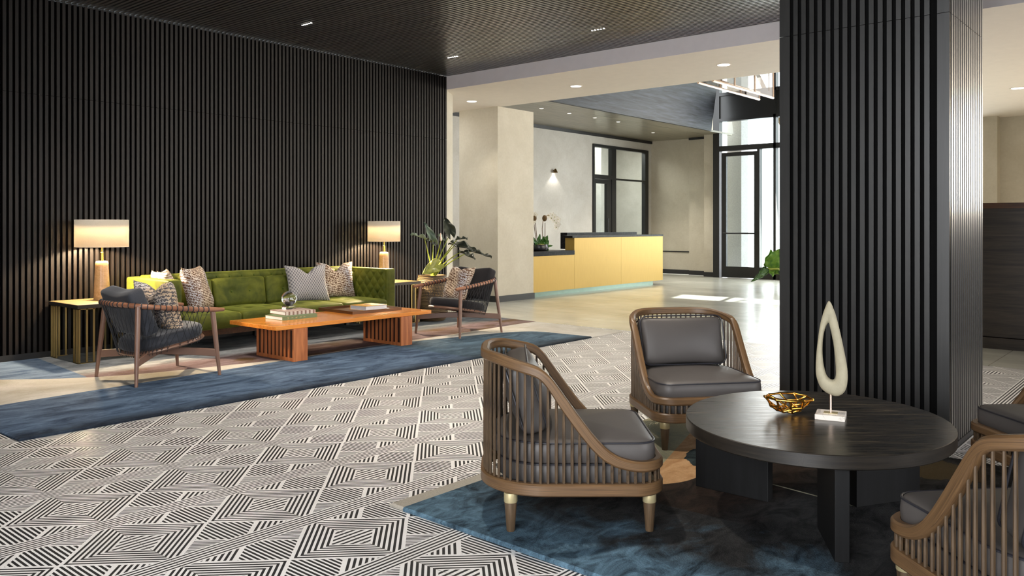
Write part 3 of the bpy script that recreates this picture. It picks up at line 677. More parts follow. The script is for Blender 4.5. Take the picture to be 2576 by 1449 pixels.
# ================================================================== rugs
def rug(name, mat, poly, label, h=.018):
    n = len(poly); cx = sum(p[0] for p in poly)/n; cy = sum(p[1] for p in poly)/n
    def inset(d): return [(x+(cx-x)/math.hypot(cx-x, cy-y)*d, y+(cy-y)/math.hypot(cx-x, cy-y)*d) for x, y in poly]
    L = [[(x, y, .001) for x, y in inset(0)], [(x, y, h*.6) for x, y in inset(-.004)], [(x, y, h) for x, y in inset(.012)]]
    o = MB().loops(L).build(name, mat, None, 30); return tag(o, label, 'rug')
rug('area_rug', M['rug_l'], [(1.77, 5.255), (8.13, 5.255), (8.28, 7.3), (8.30, 8.31), (1.77, 8.31)], 'large blue and cream rug under the green sofa group')
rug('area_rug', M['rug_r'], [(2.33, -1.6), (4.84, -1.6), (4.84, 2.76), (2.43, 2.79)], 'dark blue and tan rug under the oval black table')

# ================================================================== spindle-back lounge chairs
RUG = .018
PR = [(-1, .715), (-.35, .712), (-.18, .672), (-.15, .660), (-.125, .638), (-.09, .588), (-.045, .525), (.01, .448), (.07, .372), (.125, .322), (.18, .300), (.23, .292), (1, .290)]
def rail_z(x): return sum(rail_l(x+d) for d in (-.032, -.022, -.011, 0, .011, .022, .032))/7
def rail_l(x):
    for (a, za), (b, zb) in zip(PR[:-1], PR[1:]):
        if a <= x <= b: t_ = (x-a)/(b-a); return za+(zb-za)*t_
    return .29
def outline(W, hf, hb, rb, rf, step=.012, inset=0.0):
    hy = W/2-inset; x1 = hf-inset; x0 = -hb+inset; rb = rb-inset; rf = max(rf-inset, .01); pts = []
    def arc(cx, cy, r, a0, a1):
        n = max(4, int(abs(a1-a0)*r/step)+1)
        for i in range(n+1): a = a0+(a1-a0)*i/n; pts.append((cx+r*math.cos(a), cy+r*math.sin(a)))
    arc(x1-rf, hy-rf, rf, 0, PI/2); arc(x0+rb, hy-rb, rb, PI/2, PI); arc(x0+rb, -hy+rb, rb, PI, 1.5*PI); arc(x1-rf, -hy+rf, rf, -PI/2, 0)
    out = []
    for i, p in enumerate(pts):
        q = pts[(i+1) % len(pts)]; L = math.hypot(q[0]-p[0], q[1]-p[1])
        if L < 1e-6: continue
        m = max(1, int(round(L/step)))
        for k in range(m): out.append((p[0]+(q[0]-p[0])*k/m, p[1]+(q[1]-p[1])*k/m))
    return out
SW, HF, HB = .672, .342, .408
def sweep(W, hf, hb, rb, rf, wd, zf, hz, name, mat, par, r=.006):
    """rectangular section following the outline; zf(x) top height, hz(x) section height"""
    o = outline(W, hf, hb, rb, rf); n = len(o); L = []
    nrm = []
    for i in range(n):
        a = o[(i-1) % n]; b = o[(i+1) % n]; tx, ty = b[0]-a[0], b[1]-a[1]; l_ = math.hypot(tx, ty); nrm.append((ty/l_, -tx/l_))
    sec = [(0, -r), (-r, 0), (-(wd-r), 0), (-wd, -r), (-wd, -1+r), (-(wd-r), -1), (-r, -1), (0, -1+r)]
    for i in range(n):
        x, y = o[i]; nx, ny = nrm[i]; h = hz(x); zt = zf(x); ring = []
        for (d, k) in sec:
            z = zt+k if k > -.5 else zt-h+(k+1)
            ring.append((x+nx*d, y+ny*d, z))
        L.append(ring)
    return MB().loops(L, closed=True, grain=True).build(name, mat, par, 40)
def rail_h(x):
    e = .01; s_ = abs(rail_z(x+e)-rail_z(x-e))/(2*e); return .042*math.sqrt(1+min(s_, 1.5)**2)
def layered(o, L, dome, name, mat, par):
    """cushion from an outline: L = (inset, z) rings, then a domed top"""
    cx = sum(p[0] for p in o)/len(o); rings = []
    def ins(d):
        r_ = []
        n = len(o)
        for i, (x, y) in enumerate(o):
            a = o[(i-1) % n]; b = o[(i+1) % n]; tx, ty = b[0]-a[0], b[1]-a[1]; l_ = math.hypot(tx, ty); r_.append((x-ty/l_*d, y+tx/l_*d))
        return r_
    for d, z in L: rings.append([(x, y, z) for x, y in ins(d)])
    base = ins(L[-1][0]); zt = L[-1][1]
    for k in (.92, .8, .65, .45, .25, .08): rings.append([(cx+(x-cx)*k, y*k, zt+dome*(1-k**2.2)) for x, y in base])
    return MB().loops(rings).build(name, mat, par, 60)
def spindle_chair(label, loc, rz):
    t_ = thing('spindle_lounge_chair', label, 'lounge chair', loc, rz, 'spindle lounge chairs around the oval table')
    sweep(SW, HF, HB, .27, .12, .034, lambda x: .205, lambda x: .05, 'base_rail', M['chair_wood_rail'], t_)
    sweep(SW, HF, HB, .27, .12, .036, rail_z, rail_h, 'top_rail', M['chair_wood_rail'], t_, .008)
    o = outline(SW, HF, HB, .27, .12, .0333, .017)
    sp = MB().lathe([(.0062, 0), (.0068, .3), (.0066, .7), (.005, 1)], n=7).build('spindle', M['chair_wood'], None); me = sp.data
    P = []; acc = 0; last = None
    fine = outline(SW, HF, HB, .27, .12, .003, .017); per = sum(math.hypot(fine[i][0]-fine[i-1][0], fine[i][1]-fine[i-1][1]) for i in range(len(fine)))
    N = 76; nx = 0
    for i in range(len(fine)):
        if acc >= nx and len(P) < N: P.append(fine[i]); nx += per/N
        q = fine[(i+1) % len(fine)]; acc += math.hypot(q[0]-fine[i][0], q[1]-fine[i][1])
    for k, (x, y) in enumerate(P):
        s_ = sp if k == 0 else sp.copy()
        if k: C.objects.link(s_)
        s_.parent = t_; s_.location = (x, y, .2); s_.scale = (1, 1, rail_z(x)-rail_h(x)-.2+.012)
    for sx in (-.28, .28):
        for sy in (-1, 1):
            y = sy*(SW/2-.065)
            lg = MB().lathe([(.0155, 0), (.017, .004), (.0255, .118), (.0255, .12)], x_(sx), y, 18).build('leg', M['chair_wood'], t_)
            MB().lathe([(.0268, .118), (.0275, .12), (.0275, .154), (.0268, .156)], sx, y, 20).build('ferrule', M['ferrule'], lg)
    oi = outline(SW, HF-.004, HB-.03, .25, .11, .02, .045)
    layered(oi, [(.01, .190), (0, .2), (0, .265), (.01, .275)], .0, 'seat_base', M['leather'], t_)
    MB().tube([(x, y, .272) for x, y in outline(SW, HF-.004, HB-.03, .25, .11, .02, .043)], .0045, 6, closed=True).build('piping', M['piping'], t_)
    oc = outline(SW, HF-.002, HB-.03, .25, .11, .02, .032)
    cu = layered(oc, [(.012, .276), (.002, .284), (-.002, .32), (.002, .352), (.010, .362), (.03, .370)], .022, 'seat_cushion', M['leather'], t_)
    MB().tube([(x, y, .360) for x, y in outline(SW, HF-.002, HB-.03, .25, .11, .02, .035)], .0042, 6, closed=True).build('piping', M['piping'], cu)
    Mx = Matrix.Translation((-.215, 0, .523)) @ Matrix.Rotation(math.radians(-17), 4, 'Y')
    mb = MB().rbox(-.055, .055, -.262, .262, -.148, .148, .04, (.035, -.008, -.012), 8, 3, Mx); bk = mb.build('back_cushion', M['leather'], t_, 60)
    pp = []
    for (y, z) in ((-1, -1), (1, -1), (1, 1), (-1, 1)):
        for k in range(6):
            a = {(-1, -1): PI, (1, -1): 1.5*PI, (1, 1): 0, (-1, 1): PI/2}[(y, z)]+k*PI/10; pp.append((y*(.262-.045)+.045*math.cos(a), z*(.148-.045)+.045*math.sin(a)))
    for xx in (-.047, .047):
        MB().tube([tuple(Mx @ Vector((xx, y, z))) for y, z in pp], .0042, 6, closed=True).build('piping', M['piping'], bk)
    return t_
def x_(v): return v
chA = spindle_chair('spindle lounge chair at the left of the oval table, seen from its side', (2.912, 2.127, RUG), math.radians(-49.3))
dup(chA, (4.373, 2.334, RUG), math.radians(-130.9), 'spindle lounge chair behind the oval table, facing the camera')
dup(chA, (2.861, .375, RUG), math.radians(47.3), 'spindle lounge chair in the bottom right corner, cut by the frame')
dup(chA, (4.48, .47, RUG), math.radians(135), 'spindle lounge chair behind the corner one, mostly outside the right edge')

# ================================================================== oval black table and what stands on it
tb = thing('oval_coffee_table', 'low oval black oak table on three slab legs', 'table', (3.551, 1.314, 0), math.radians(14.3))
A_, B_ = .600, .542; n = 96
def ell(k, z, d=0): return [((A_-d)*math.cos(2*PI*i/n)*k, (B_-d)*math.sin(2*PI*i/n)*k, z) for i in range(n)]
mb = MB().loops([ell(1, .366, .004), ell(1, .370), ell(1, .417), ell(1, .42, .003)]); o_ = mb.build('table_top', [M['round_top'], M['round_rim']], tb, 30)
at_ = o_.data.attributes.new('grain', 'FLOAT_VECTOR', 'POINT')
for v_ in o_.data.vertices: at_.data[v_.index].vector = (math.atan2(v_.co.y, v_.co.x)*.57, v_.co.z, 0)
for p_ in o_.data.polygons: p_.material_index = 0 if p_.normal.z > .9 else 1
for a in (90, 210, 330):
    lg = MB().box(.20, .555, -.026, .026, RUG, .366).build('leg', M['round_leg'], tb, 0, bevel=.002); lg.rotation_euler = (0, 0, math.radians(a-14.3))
TZ = .42
sc = thing('stone_loop_sculpture', 'cream stone teardrop loop sculpture on a rod, on the oval table', 'sculpture', (3.593, 1.262, TZ), math.radians(-75))
MB().box(-.060, .060, -.060, .060, 0, .022).build('marble_base', M['white_marble'], sc, 0, bevel=.002)
MB().box(-.028, .028, -.022, .022, .022, .0235).build('brass_plate', M['ferrule'], sc, 0)
MB().tube([(0, 0, .023), (0, 0, .125)], .0042, 10).build('rod', M['copper'], sc)
# loop: each section spans from the outer outline to the hole; local x is across the picture
def smoothc(P, m=5):
    out = []; n_ = len(P)
    for i in range(n_):
        p0, p1, p2, p3 = P[i-1], P[i], P[(i+1) % n_], P[(i+2) % n_]
        for k in range(m):
            t_ = k/m; out.append(tuple(.5*((2*b)+(-a+c)*t_+(2*a-5*b+4*c-d)*t_*t_+(-a+3*b-3*c+d)*t_**3) for a, b, c, d in zip(p0, p1, p2, p3)))
    return out
PAIR = [((123, 38), (121, 176), .022), ((152, 95), (128, 205), .024), ((172, 165), (137, 245), .026), ((191, 250), (147, 300), .028), ((211, 350), (155, 375), .031), ((227, 450), (160, 450), .034), ((228, 525), (160, 490), .036), ((212, 588), (154, 512), .037), ((170, 620), (142, 520), .037),
        ((115, 608), (122, 512), .037), ((72, 572), (106, 490), .036), ((48, 505), (94, 445), .034), ((45, 430), (86, 385), .031), ((52, 330), (85, 310), .028), ((63, 235), (92, 245), .026), ((76, 160), (102, 205), .024), ((98, 85), (114, 180), .022)]
S = smoothc([(a[0], a[1], b[0], b[1], d) for a, b, d in PAIR]); k_ = 1/2.41/592; L = []
for (ax_, az_, bx_, bz_, dp) in S:
    o1 = Vector(((ax_-132)*k_, 0, .096+(620-az_)*k_)); o2 = Vector(((bx_-132)*k_, 0, .096+(620-bz_)*k_)); c_ = (o1+o2)/2; h_ = (o1-o2)/2
    L.append([tuple(c_+h_*(math.copysign(abs(math.cos(2*PI*q/16))**.85, math.cos(2*PI*q/16)))+Vector((0, math.sin(2*PI*q/16)*dp*.75, 0))) for q in range(16)])
MB().loops(L, closed=True).build('stone_loop', M['stone'], sc, 80)
bw = thing('lattice_bowl', 'gold openwork lattice bowl on the oval table', 'bowl', (3.555, 1.432, TZ+.004), .4)
rings = [(.025, .004, 5, 0), (.050, .014, 8, .3), (.080, .036, 10, .1), (.106, .062, 11, .35)]; mb = MB(); random.seed(11); V = []
for r, z, k, ph in rings: V.append([Vector((r*(1+random.uniform(-.05, .05))*math.cos(2*PI*i/k+ph), r*math.sin(2*PI*i/k+ph)*(1+random.uniform(-.05, .05)), z+random.uniform(-.006, .008)+.003)) for i in range(k)])
def seg(a, b): mb.tube([a, (a*2+b)/3, (a+b*2)/3, b], [.0066, .0048, .0048, .0066], 6); mb.sphere(a, .0058, 8, 5); mb.sphere(b, .0058, 8, 5)
for i in range(5): seg(V[0][i], V[0][(i+1) % 5])
for k in (1, 2, 3):
    for j, p in enumerate(V[k]):
        q = sorted(V[k-1], key=lambda a: (a-p).length); seg(p, q[0])
        if k != 3 and j % 2 == 0: seg(p, q[1])
        if not (k in (1, 2) and j % 3 == 1): seg(p, V[k][(j+1) % len(V[k])])
mb.build('lattice', M['gold'], bw, 60)

# ================================================================== green sofa
SX0, SX1, SY0, SY1, SH = 3.76, 6.555, 7.42, 8.29, .735
sf = thing('tufted_sofa', 'long olive green velvet sofa with button tufted back and arms', 'sofa', ((SX0+SX1)/2, (SY0+SY1)/2, 0)); TS = Matrix.Translation((-(SX0+SX1)/2, -(SY0+SY1)/2, 0))
for nm_, x0, x1 in (('arm', SX0, SX0+.135), ('arm', SX1-.13, SX1)):
    MB().rbox(x0, x1, SY0, SY1, .235, SH, .022, n=8).xform(TS).build(nm_, M['velvet'], sf, 60)
MB().rbox(SX0+.135, SX1-.13, SY1-.16, SY1, .235, SH+.012, .02, n=8).xform(TS).build('back', M['velvet'], sf, 60)
def tuft(name, o_, ax, au_, nu, nv, pu, pv, par, depth=.022, bulge=1):
    """diamond tufted panel; o_ origin, ax/au_ full edge vectors, normal = ax x au_"""
    ax, au_ = Vector(ax), Vector(au_); nrm = ax.cross(au_).normalized(); pts = []; LX, LZ = ax.length, au_.length
    for i in range(nv+1):
        row = []
        for j in range(nu+1):
            a, b = j/nu, i/nv; X_, Z_ = a*LX/pu, b*LZ/pv
            p, q = X_/2+Z_/2, X_/2-Z_/2
            h = (abs(math.sin(PI*p))*abs(math.sin(PI*q)))**.45; e = min(1, min(a, 1-a)*LX/.02, min(b, 1-b)*LZ/.02)
            row.append(tuple(Vector(o_)+ax*a+au_*b+nrm*(h*depth*bulge*e+.001)))
        pts.append(row)
    f_ = MB().grid(pts).xform(TS).build(name, M['velvet'], par, 80)
    mb = MB(); k = 0
    for i in range(int(LZ/pv)+1):
        for j in range(int(LX/pu)+1):
            if (i+j) % 2 == 0 and .03 < j*pu < LX-.03 and .03 < i*pv < LZ-.03:
                mb.sphere(tuple(Vector(o_)+ax/LX*(j*pu)+au_/LZ*(i*pv)+nrm*.004), .010, 8, 5)
    if mb.v: mb.xform(TS).build('tuft_buttons', M['velvet_dark'], f_, 80)['kind'] = 'stuff'
    return f_
tuft('tufted_arm_panel', (SX1-.131, SY0+.04, .30), (0, .72, 0), (0, 0, .42), 90, 56, .065, .07, sf, bulge=-1)
tuft('tufted_arm_panel', (SX0+.136, SY0+.04, .30), (0, .72, 0), (0, 0, .42), 60, 36, .065, .07, sf)
tuft('tufted_back_panel', (SX0+.14, SY1-.161, .42), (1.27, 0, 0), (0, 0, .31), 150, 40, .075, .07, sf)
tuft('tufted_back_panel', (SX0+1.41, SY1-.161, .42), (1.24, 0, 0), (0, 0, .31), 150, 40, .075, .07, sf)
cw = (SX1-.13-SX0-.135)/4; bx = SX0+.135
for k in range(4):
    x0, x1 = bx+k*cw+.002, bx+(k+1)*cw-.002
    bt = [(x0+cw*a, y) for a in (.32, .68) for y in (SY0+.22, SY0+.42)]
    def dent(p, bt=bt):
        if p.z > .33:
            for (a, b) in bt: p.z -= .020*math.exp(-((p.x-a)**2+(p.y-b)**2)/.0016)
        return p
    s_ = MB().rbox(x0, x1, SY0-.015, SY1-.16, .235, .382, .035, (0, .008, .022), 22, 3, None, dent).xform(TS).build('seat_cushion', M['velvet'], sf, 70)
    mb = MB()
    for a, b in bt: mb.sphere((a, b, .382), .011, 10, 6, (1, 1, .5))
    mb.xform(TS).build('buttons', M['velvet_dark'], s_, 80)
    Mx = Matrix.Translation(((x0+x1)/2, SY1-.255, .535)) @ Matrix.Rotation(math.radians(-9), 4, 'X')
    hb_ = [(-cw*.17, .0), (cw*.17, .0)]
    def dentb(p, hb_=hb_):
        if p.y < 0:
            for (a, b) in hb_:
                p.y += .030*math.exp(-((p.x-a)**2+(p.z-b)**2)/.0022)
        return p
    s_ = MB().rbox(-cw/2+.003, cw/2-.003, -.065, .065, -.155, .150, .035, (0, .028, 0), 20, 3, Mx, None if False else dentb).xform(TS).build('back_cushion', M['velvet'], sf, 70)
    mb = MB()
    for a, b in hb_: mb.sphere(tuple(Mx @ Vector((a, -.062, b))), .011, 10, 6)
    mb.xform(TS).build('buttons', M['velvet_dark'], s_, 80)
mb = MB(); mb.box(SX0+.02, SX1-.02, SY0+.02, SY0+.06, .175, .237); mb.box(SX0+.02, SX1-.02, SY1-.06, SY1-.02, .175, .237); mb.box(SX0+.02, SX0+.06, SY0+.06, SY1-.06, .175, .237); mb.box(SX1-.06, SX1-.02, SY0+.06, SY1-.06, .175, .237)
mb.xform(TS).build('plinth', M['brown_cap'], sf, 0)
for x in (SX0+.12, (SX0+SX1)/2, SX1-.12):
    for y in (SY0+.16, SY1-.10): MB().box(x-.022, x+.022, y-.022, y+.022, RUG, .176).xform(TS).build('leg', M['black_trim'], sf, 0)

# ================================================================== cushions
def pillow(name, label, mat, loc, w_, h_, th, rot, chop=.0, group='scatter cushions', seed=1):
    """square scatter cushion: plane is local YZ, thickness along X, bottom at z=0"""
    n = 22; rnd = random.Random(seed); fr_, bk = [], []
    for i in range(n+1):
        rf_, rb_ = [], []
        for j in range(n+1):
            a, b = -1+2*j/n, -1+2*i/n
            y = a*w_/2*(1-.10*(1-b*b)); z = b*h_/2*(1-.10*(1-a*a))
            e = max(0, (1-a**4)*(1-b**4))**.55
            if chop and b > -.2: z -= chop*h_*math.exp(-(a/.30)**2)*((b+.2)/1.2)**2
            wv = .012*math.sin(3.1*a+seed)*math.cos(2.3*b+seed*2)
            x = th/2*e
            if chop: x *= 1-.35*math.exp(-(a/.22)**2)*max(0, b)
            rf_.append((x+wv+.002, y, z+h_/2)); rb_.append((-x+wv-.002, y, z+h_/2))
        fr_.append(rf_); bk.append(rb_)
    mb = MB().grid(fr_).grid(bk); N1 = (n+1)**2
    edge = [(0, j) for j in range(n)]+[(i, n) for i in range(n)]+[(n, j) for j in range(n, 0, -1)]+[(i, 0) for i in range(n, 0, -1)]
    for k, (i, j) in enumerate(edge):
        i2, j2 = edge[(k+1) % len(edge)]; mb.f.append([i*(n+1)+j, i2*(n+1)+j2, N1+i2*(n+1)+j2, N1+i*(n+1)+j]); mb.mi.append(0)
    o = mb.build(name, mat, None, 80); o.location = loc; o.rotation_euler = rot
    return tag(o, label, 'cushion', group)
SZ = .395
D = math.radians
# left end of the sofa
pillow('scatter_cushion', 'fine striped pink grey cushion tucked in the left corner of the sofa', M['pillow_stripe'], (3.98, 7.80, SZ), .44, .42, .14, (0, D(-14), D(-8)), seed=2)
pillow('scatter_cushion', 'tan brown woven cushion just behind the big patterned one, left end of sofa', M['pillow_stripe'], (4.10, 8.00, SZ), .42, .42, .13, (0, D(-16), D(-38)), seed=5)
pillow('scatter_cushion', 'large bronze and silver patterned cushion at the left end of the sofa', M['pillow_leopard'], (4.29, 7.74, SZ-.01), .46, .47, .18, (0, D(-17), D(-50)), seed=3)
# right end of the sofa
pillow('scatter_cushion', 'pale grey knitted cushion with chopped top near the right end of the sofa', M['pillow_knit'], (5.60, 7.80, SZ-.01), .50, .43, .16, (0, D(-15), D(-103)), .20, seed=4)
pillow('scatter_cushion', 'brown and cream patterned cushion in the right corner of the sofa', M['pillow_leopard'], (6.10, 7.93, SZ-.01), .47, .44, .15, (0, D(-14), D(-103)), .22, seed=6)

# ================================================================== rope armchairs
def rope_chair(label, loc, rz, fabric_m):
    t_ = thing('rope_armchair', label, 'armchair', loc, rz, 'rope backed armchairs facing each other')
    path = []
    hy, xb, r = .335, -.40, .27
    def zr(x): return .535+.085*max(0, min(1, (.37-x)/.75))**1.2
    path.append((.385, hy, zr(.385))); path.append((.2, hy+.004, zr(.2))); path.append((.0, hy+.004, zr(0)))
    for k in range(9): a = PI/2+k*PI/16; path.append((xb+r+r*math.cos(a), hy-r+r*math.sin(a), zr(xb+r+r*math.cos(a))))
    path += [(x, -y, z) for x, y, z in reversed(path)]
    def dens(P, m):
        out = []
        for a, b in zip(P[:-1], P[1:]):
            for k in range(m): out.append(tuple(a[i]+(b[i]-a[i])*k/m for i in range(3)))
        return out+[P[-1]]
    pd = dens(path, 3); rr = [.0205]*len(pd); rr[0] = rr[-1] = .013; rr[1] = rr[-2] = .0195
    pd[0] = (pd[0][0]+.006, pd[0][1], pd[0][2]); pd[-1] = (pd[-1][0]+.006, pd[-1][1], pd[-1][2])
    MB().tube(pd, rr, 14).build('arm_rail', M['walnut_rail'], t_, 60)
    for sx in (-1, 1):
        for sy in (-1, 1):
            tx = .300 if sx > 0 else -.300; ty = sy*(.318 if sx > 0 else .285); zt = zr(tx)-.006
            MB().tube([(sx*.345, sy*.350, 0), ((sx*.345+tx)/2, (sy*.35+ty)/2, zt*.5), (tx, ty, zt)], [.0125, .0195, .0215], 14).build('leg', M['walnut'], t_, 60)
    # crossed stretchers
    for s in (-1, 1):
        a = Vector((.330, s*.342, .185)); b = Vector((-.330, -s*.342, .185)); dz = Vector((0, 0, .030)); nn = (b-a).cross(Vector((0, 0, 1))).normalized()*.013; L = []
        for k in range(9):
            q = k/8; p = a.lerp(b, q)+Vector((0, 0, .022*math.sin(PI*q))); L.append([tuple(p+nn-dz), tuple(p+nn+dz), tuple(p-nn+dz), tuple(p-nn-dz)])
        MB().loops(L).build('stretcher', M['walnut'], t_, 30, bevel=.004)
    # seat hoop
    hoop = []
    for k in range(48):
        a = 2*PI*k/48; ca, sa = math.cos(a), math.sin(a); e = .62
        x = .02+.30*math.copysign(abs(ca)**e, ca); y = .275*math.copysign(abs(sa)**e, sa)*(1-.10*max(0, -ca)); hoop.append((x, y, .262+.055*(x/.32)))
    L = []
    for x, y, z in hoop:
        f = 1; L.append([(x, y, z-.012), (x*1.03, y*1.03, z), (x, y, z+.014), (x*.9, y*.9, z+.014), (x*.9, y*.9, z-.012)])
    MB().loops(L, closed=True).build('seat_frame', M['walnut'], t_, 60)
    MB().box(-.02, .02, -.02, .02, .2, .25).build('seat_post', M['piping'], t_, 0)
    # rope lacing: wraps around the rail and V strands down to the hoop
    st = []; fine = dens(path, 12); lens = [0]
    for a, b in zip(fine[:-1], fine[1:]): lens.append(lens[-1]+math.dist(a, b))
    tot = lens[-1]; N = 40; mb = MB(); mb2 = MB(); tops = []
    def at(l_):
        for i in range(len(lens)-1):
            if lens[i+1] >= l_: return i, Vector(fine[i]).lerp(Vector(fine[i+1]), (l_-lens[i])/max(1e-9, lens[i+1]-lens[i]))
        return len(fine)-2, Vector(fine[-1])
    for k in range(N):
        i, p = at(.14+(tot-.28)*k/(N-1)); tg = (Vector(fine[i+1])-Vector(fine[i])).normalized(); tops.append(p)
        x = tg.cross(Vector((0, 0, 1))).normalized(); y = x.cross(tg)
        MB().tube([tuple(p+(x*math.cos(a)+y*math.sin(a))*.0225) for a in [2*PI*q/12 for q in range(12)]], .0045, 6, closed=True).build('rope_wrap', M['rope'], t_, 60)
    ang = [math.atan2(p.y, p.x-.02) for p in tops]
    def hp(a):
        ca, sa = math.cos(a), math.sin(a); e = .62
        x = .02+.305*math.copysign(abs(ca)**e, ca); y = .28*math.copysign(abs(sa)**e, sa)*(1-.10*max(0, -ca)); return Vector((x, y, .262+.055*(x/.32)))
    bots = [hp(a) for a in ang]; m_ = len(tops)
    for k in range(m_):
        for d in (-2, 2):
            if 0 <= k+d < m_: 
                a = tops[k]-Vector((0, 0, .022)); b = bots[k+d]
                mb2.tube([tuple(a), tuple(b), tuple(b*.96-Vector((0, 0, .014)))], .0021, 5)
    mb2.build('rope_lacing', M['rope'], t_, 60)
    # cushions
    oc = [(x*.97, y*.93) for x, y, z in hoop]
    cu = layered(list(oc), [(.01, .0), (-.004, .012), (-.008, .045), (.0, .078), (.02, .092)], .016, 'seat_cushion', fabric_m, t_)
    for v_ in cu.data.vertices: v_.co.z += .279+.055*(v_.co.x/.32)
    Mx = Matrix.Translation((-.235, 0, .545)) @ Matrix.Rotation(D(-22), 4, 'Y')
    def saggy(p):
        p = p.copy()
        if p.z > .12: p.z -= .022*math.exp(-(p.y/.14)**2)
        return p
    mb = MB().rbox(-.062, .062, -.262, .262, -.185, .20, .030, (.022, .008, .0), 12, 3, None, saggy); mb.xform(Mx); mb.build('back_cushion', fabric_m, t_, 70)
    return t_
E_ = rope_chair('rope backed armchair with grey cushions beside the left side table', (3.25, 6.585, RUG), 0, M['grey_fabric'])
F_ = rope_chair('rope backed armchair with black cushions beside the potted plant', (6.79, 6.60, RUG), PI, M['black_fabric'])
pillow('scatter_cushion', 'silver grey patterned cushion on the left rope armchair', M['pillow_grey'], (3.33, 6.62, .375), .46, .44, .16, (0, D(-18), D(12)), .2, 'armchair cushions', 7)
pillow('scatter_cushion', 'brown and cream patterned cushion on the right rope armchair', M['pillow_leopard'], (6.69, 6.60, .375), .46, .43, .14, (0, D(-20), PI+D(-14)), .06, 'armchair cushions', 8)

# ================================================================== wooden coffee table and its contents
CX0, CX1, CY0, CY1, CH = 4.19, 6.09, 6.33, 7.09, .35
ct = thing('coffee_table', 'long amber wood coffee table with two slatted block legs', 'table', ((CX0+CX1)/2, (CY0+CY1)/2, 0)); TC = Matrix.Translation((-(CX0+CX1)/2, -(CY0+CY1)/2, 0))
n = 40; low, up = [], []
for i in range(n+1):   # front edge has a slight live wave
    x = CX0+(CX1-CX0)*i/n; low.append((x, CY0+.014*math.exp(-((x-5.1)/.16)**2)+.004*math.sin(x*7)))
poly = low+[(CX1, CY1), (CX0, CY1)]
MB().prism(poly, CH-.036, CH).xform(TC).build('table_top', M['table_wood'], ct, 0, bevel=.003)
for x0, x1 in ((4.37, 4.52), (5.66, 5.81)):
    y0, y1 = 6.30+.02, 6.92; lg = MB()
    lg.box(x0, x1, y0, y0+.022, RUG, CH-.036); lg.box(x0, x1, y1-.022, y1, RUG, CH-.036); lg.box(x0, x1, y0+.022, y1-.022, RUG, RUG+.03); lg.box(x0, x1, y0+.022, y1-.022, CH-.05, CH-.036)
    k = 9; p_ = (y1-y0-.044)/k
    for i in range(1, k): yy = y0+.022+i*p_; lg.box(x0+.001, x1-.001, yy-.013, yy+.013, RUG+.03, CH-.05)
    o = lg.xform(TC).build('leg_block', M['table_leg'], ct, 0)
    MB().box(x0+.012, x1-.012, y0+.02, y1-.02, RUG+.03, CH-.05).xform(TC).build('dark_core', M['table_legdark'], o, 0)
    MB().box((x0+x1)/2-.05, (x0+x1)/2+.22 if x0 < 5 else (x0+x1)/2+.05, 6.6, 6.66, CH-.052, CH-.036).xform(TC).build('brace', M['table_leg'], ct, 0)
def book(label, mat, cx, cy, z, L_, W_, T_, rz, spine='front', group='books on the coffee table', deco=None):
    b = thing('book', label, 'book', (cx, cy, z), rz, group)
    mb = MB(); mb.box(-L_/2, L_/2, -W_/2, W_/2, 0, .003); mb.box(-L_/2, L_/2, -W_/2, W_/2, T_-.003, T_); 
    if spine == 'front': mb.box(-L_/2, L_/2, -W_/2, -W_/2+.004, .003, T_-.003)
    elif spine == 'right': mb.box(L_/2-.004, L_/2, -W_/2, W_/2, .003, T_-.003)
    else: mb.box(-L_/2, L_/2, W_/2-.004, W_/2, .003, T_-.003)
    mb.build('cover', mat, b, 0)
    MB().box(-L_/2+.004, L_/2-.005, -W_/2+.005, W_/2-.005, .003, T_-.003).build('pages', M['pages'], b, 0)
    return b
M['book_green'] = plain('sage_green_cloth', srgb(104, 122, 86), .6, var=.1)
t = NT('pink_and_brown_check'); v = t.obj(); x, y, z = t.sep(v)
sx = t.math('GREATER_THAN', t.math('SINE', t.math('MULTIPLY', x, 140)), .2)
M['book_check'] = t.bsdf(t.mix(sx, srgb(206, 188, 178), srgb(138, 104, 92)), .5)
M['book_orange'] = plain('ochre_cover', srgb(206, 150, 48), .3, var=.2, scale=14)
M['ink_dark'] = plain('dark_print', srgb(110, 60, 40), .4)
b1 = book('sage green book with gold spine letters, bottom of the left stack', M['book_green'], 4.705, 6.845, CH, .40, .285, .034, D(1))
b2 = book('pink and brown checked book on top of the green one', M['book_check'], 4.775, 6.925, CH+.034, .33, .30, .034, D(-4))
for i, c_ in enumerate('HIRST'):
    cu_ = bpy.data.curves.new('spine_letter', 'FONT'); cu_.body = c_; cu_.size = .030; cu_.extrude = .0004; cu_.align_x = 'CENTER'; cu_.align_y = 'CENTER'
    tmp = bpy.data.objects.new('tmp', cu_); C.objects.link(tmp); bpy.context.view_layer.update()
    me = bpy.data.meshes.new_from_object(tmp.evaluated_get(bpy.context.evaluated_depsgraph_get())); bpy.data.objects.remove(tmp)
    me.materials.clear(); me.materials.append(M['ferrule']); o = bpy.data.objects.new('spine_letter', me); C.objects.link(o); o.parent = b1
    o.rotation_euler = (PI/2, PI/2*-1, 0); o.location = (-.135+i*.047, -.1431, .017)
cb = thing('crystal_ball', 'clear crystal ball on a glass block standing on the book stack', 'ornament', (4.80, 7.02, CH+.068), D(10))
MB().box(-.052, .052, -.045, .045, 0, .032).build('glass_block', M['crystal'], cb, 0, bevel=.002)
MB().sphere((0, 0, .104), .074, 40, 24).build('ball', M['crystal'], cb, 80)
ty = thing('serving_tray', 'shallow bronze rectangular tray on the amber coffee table', 'tray', (5.60, 6.90, CH), D(-3))
mb = MB(); a, b = .315, .305
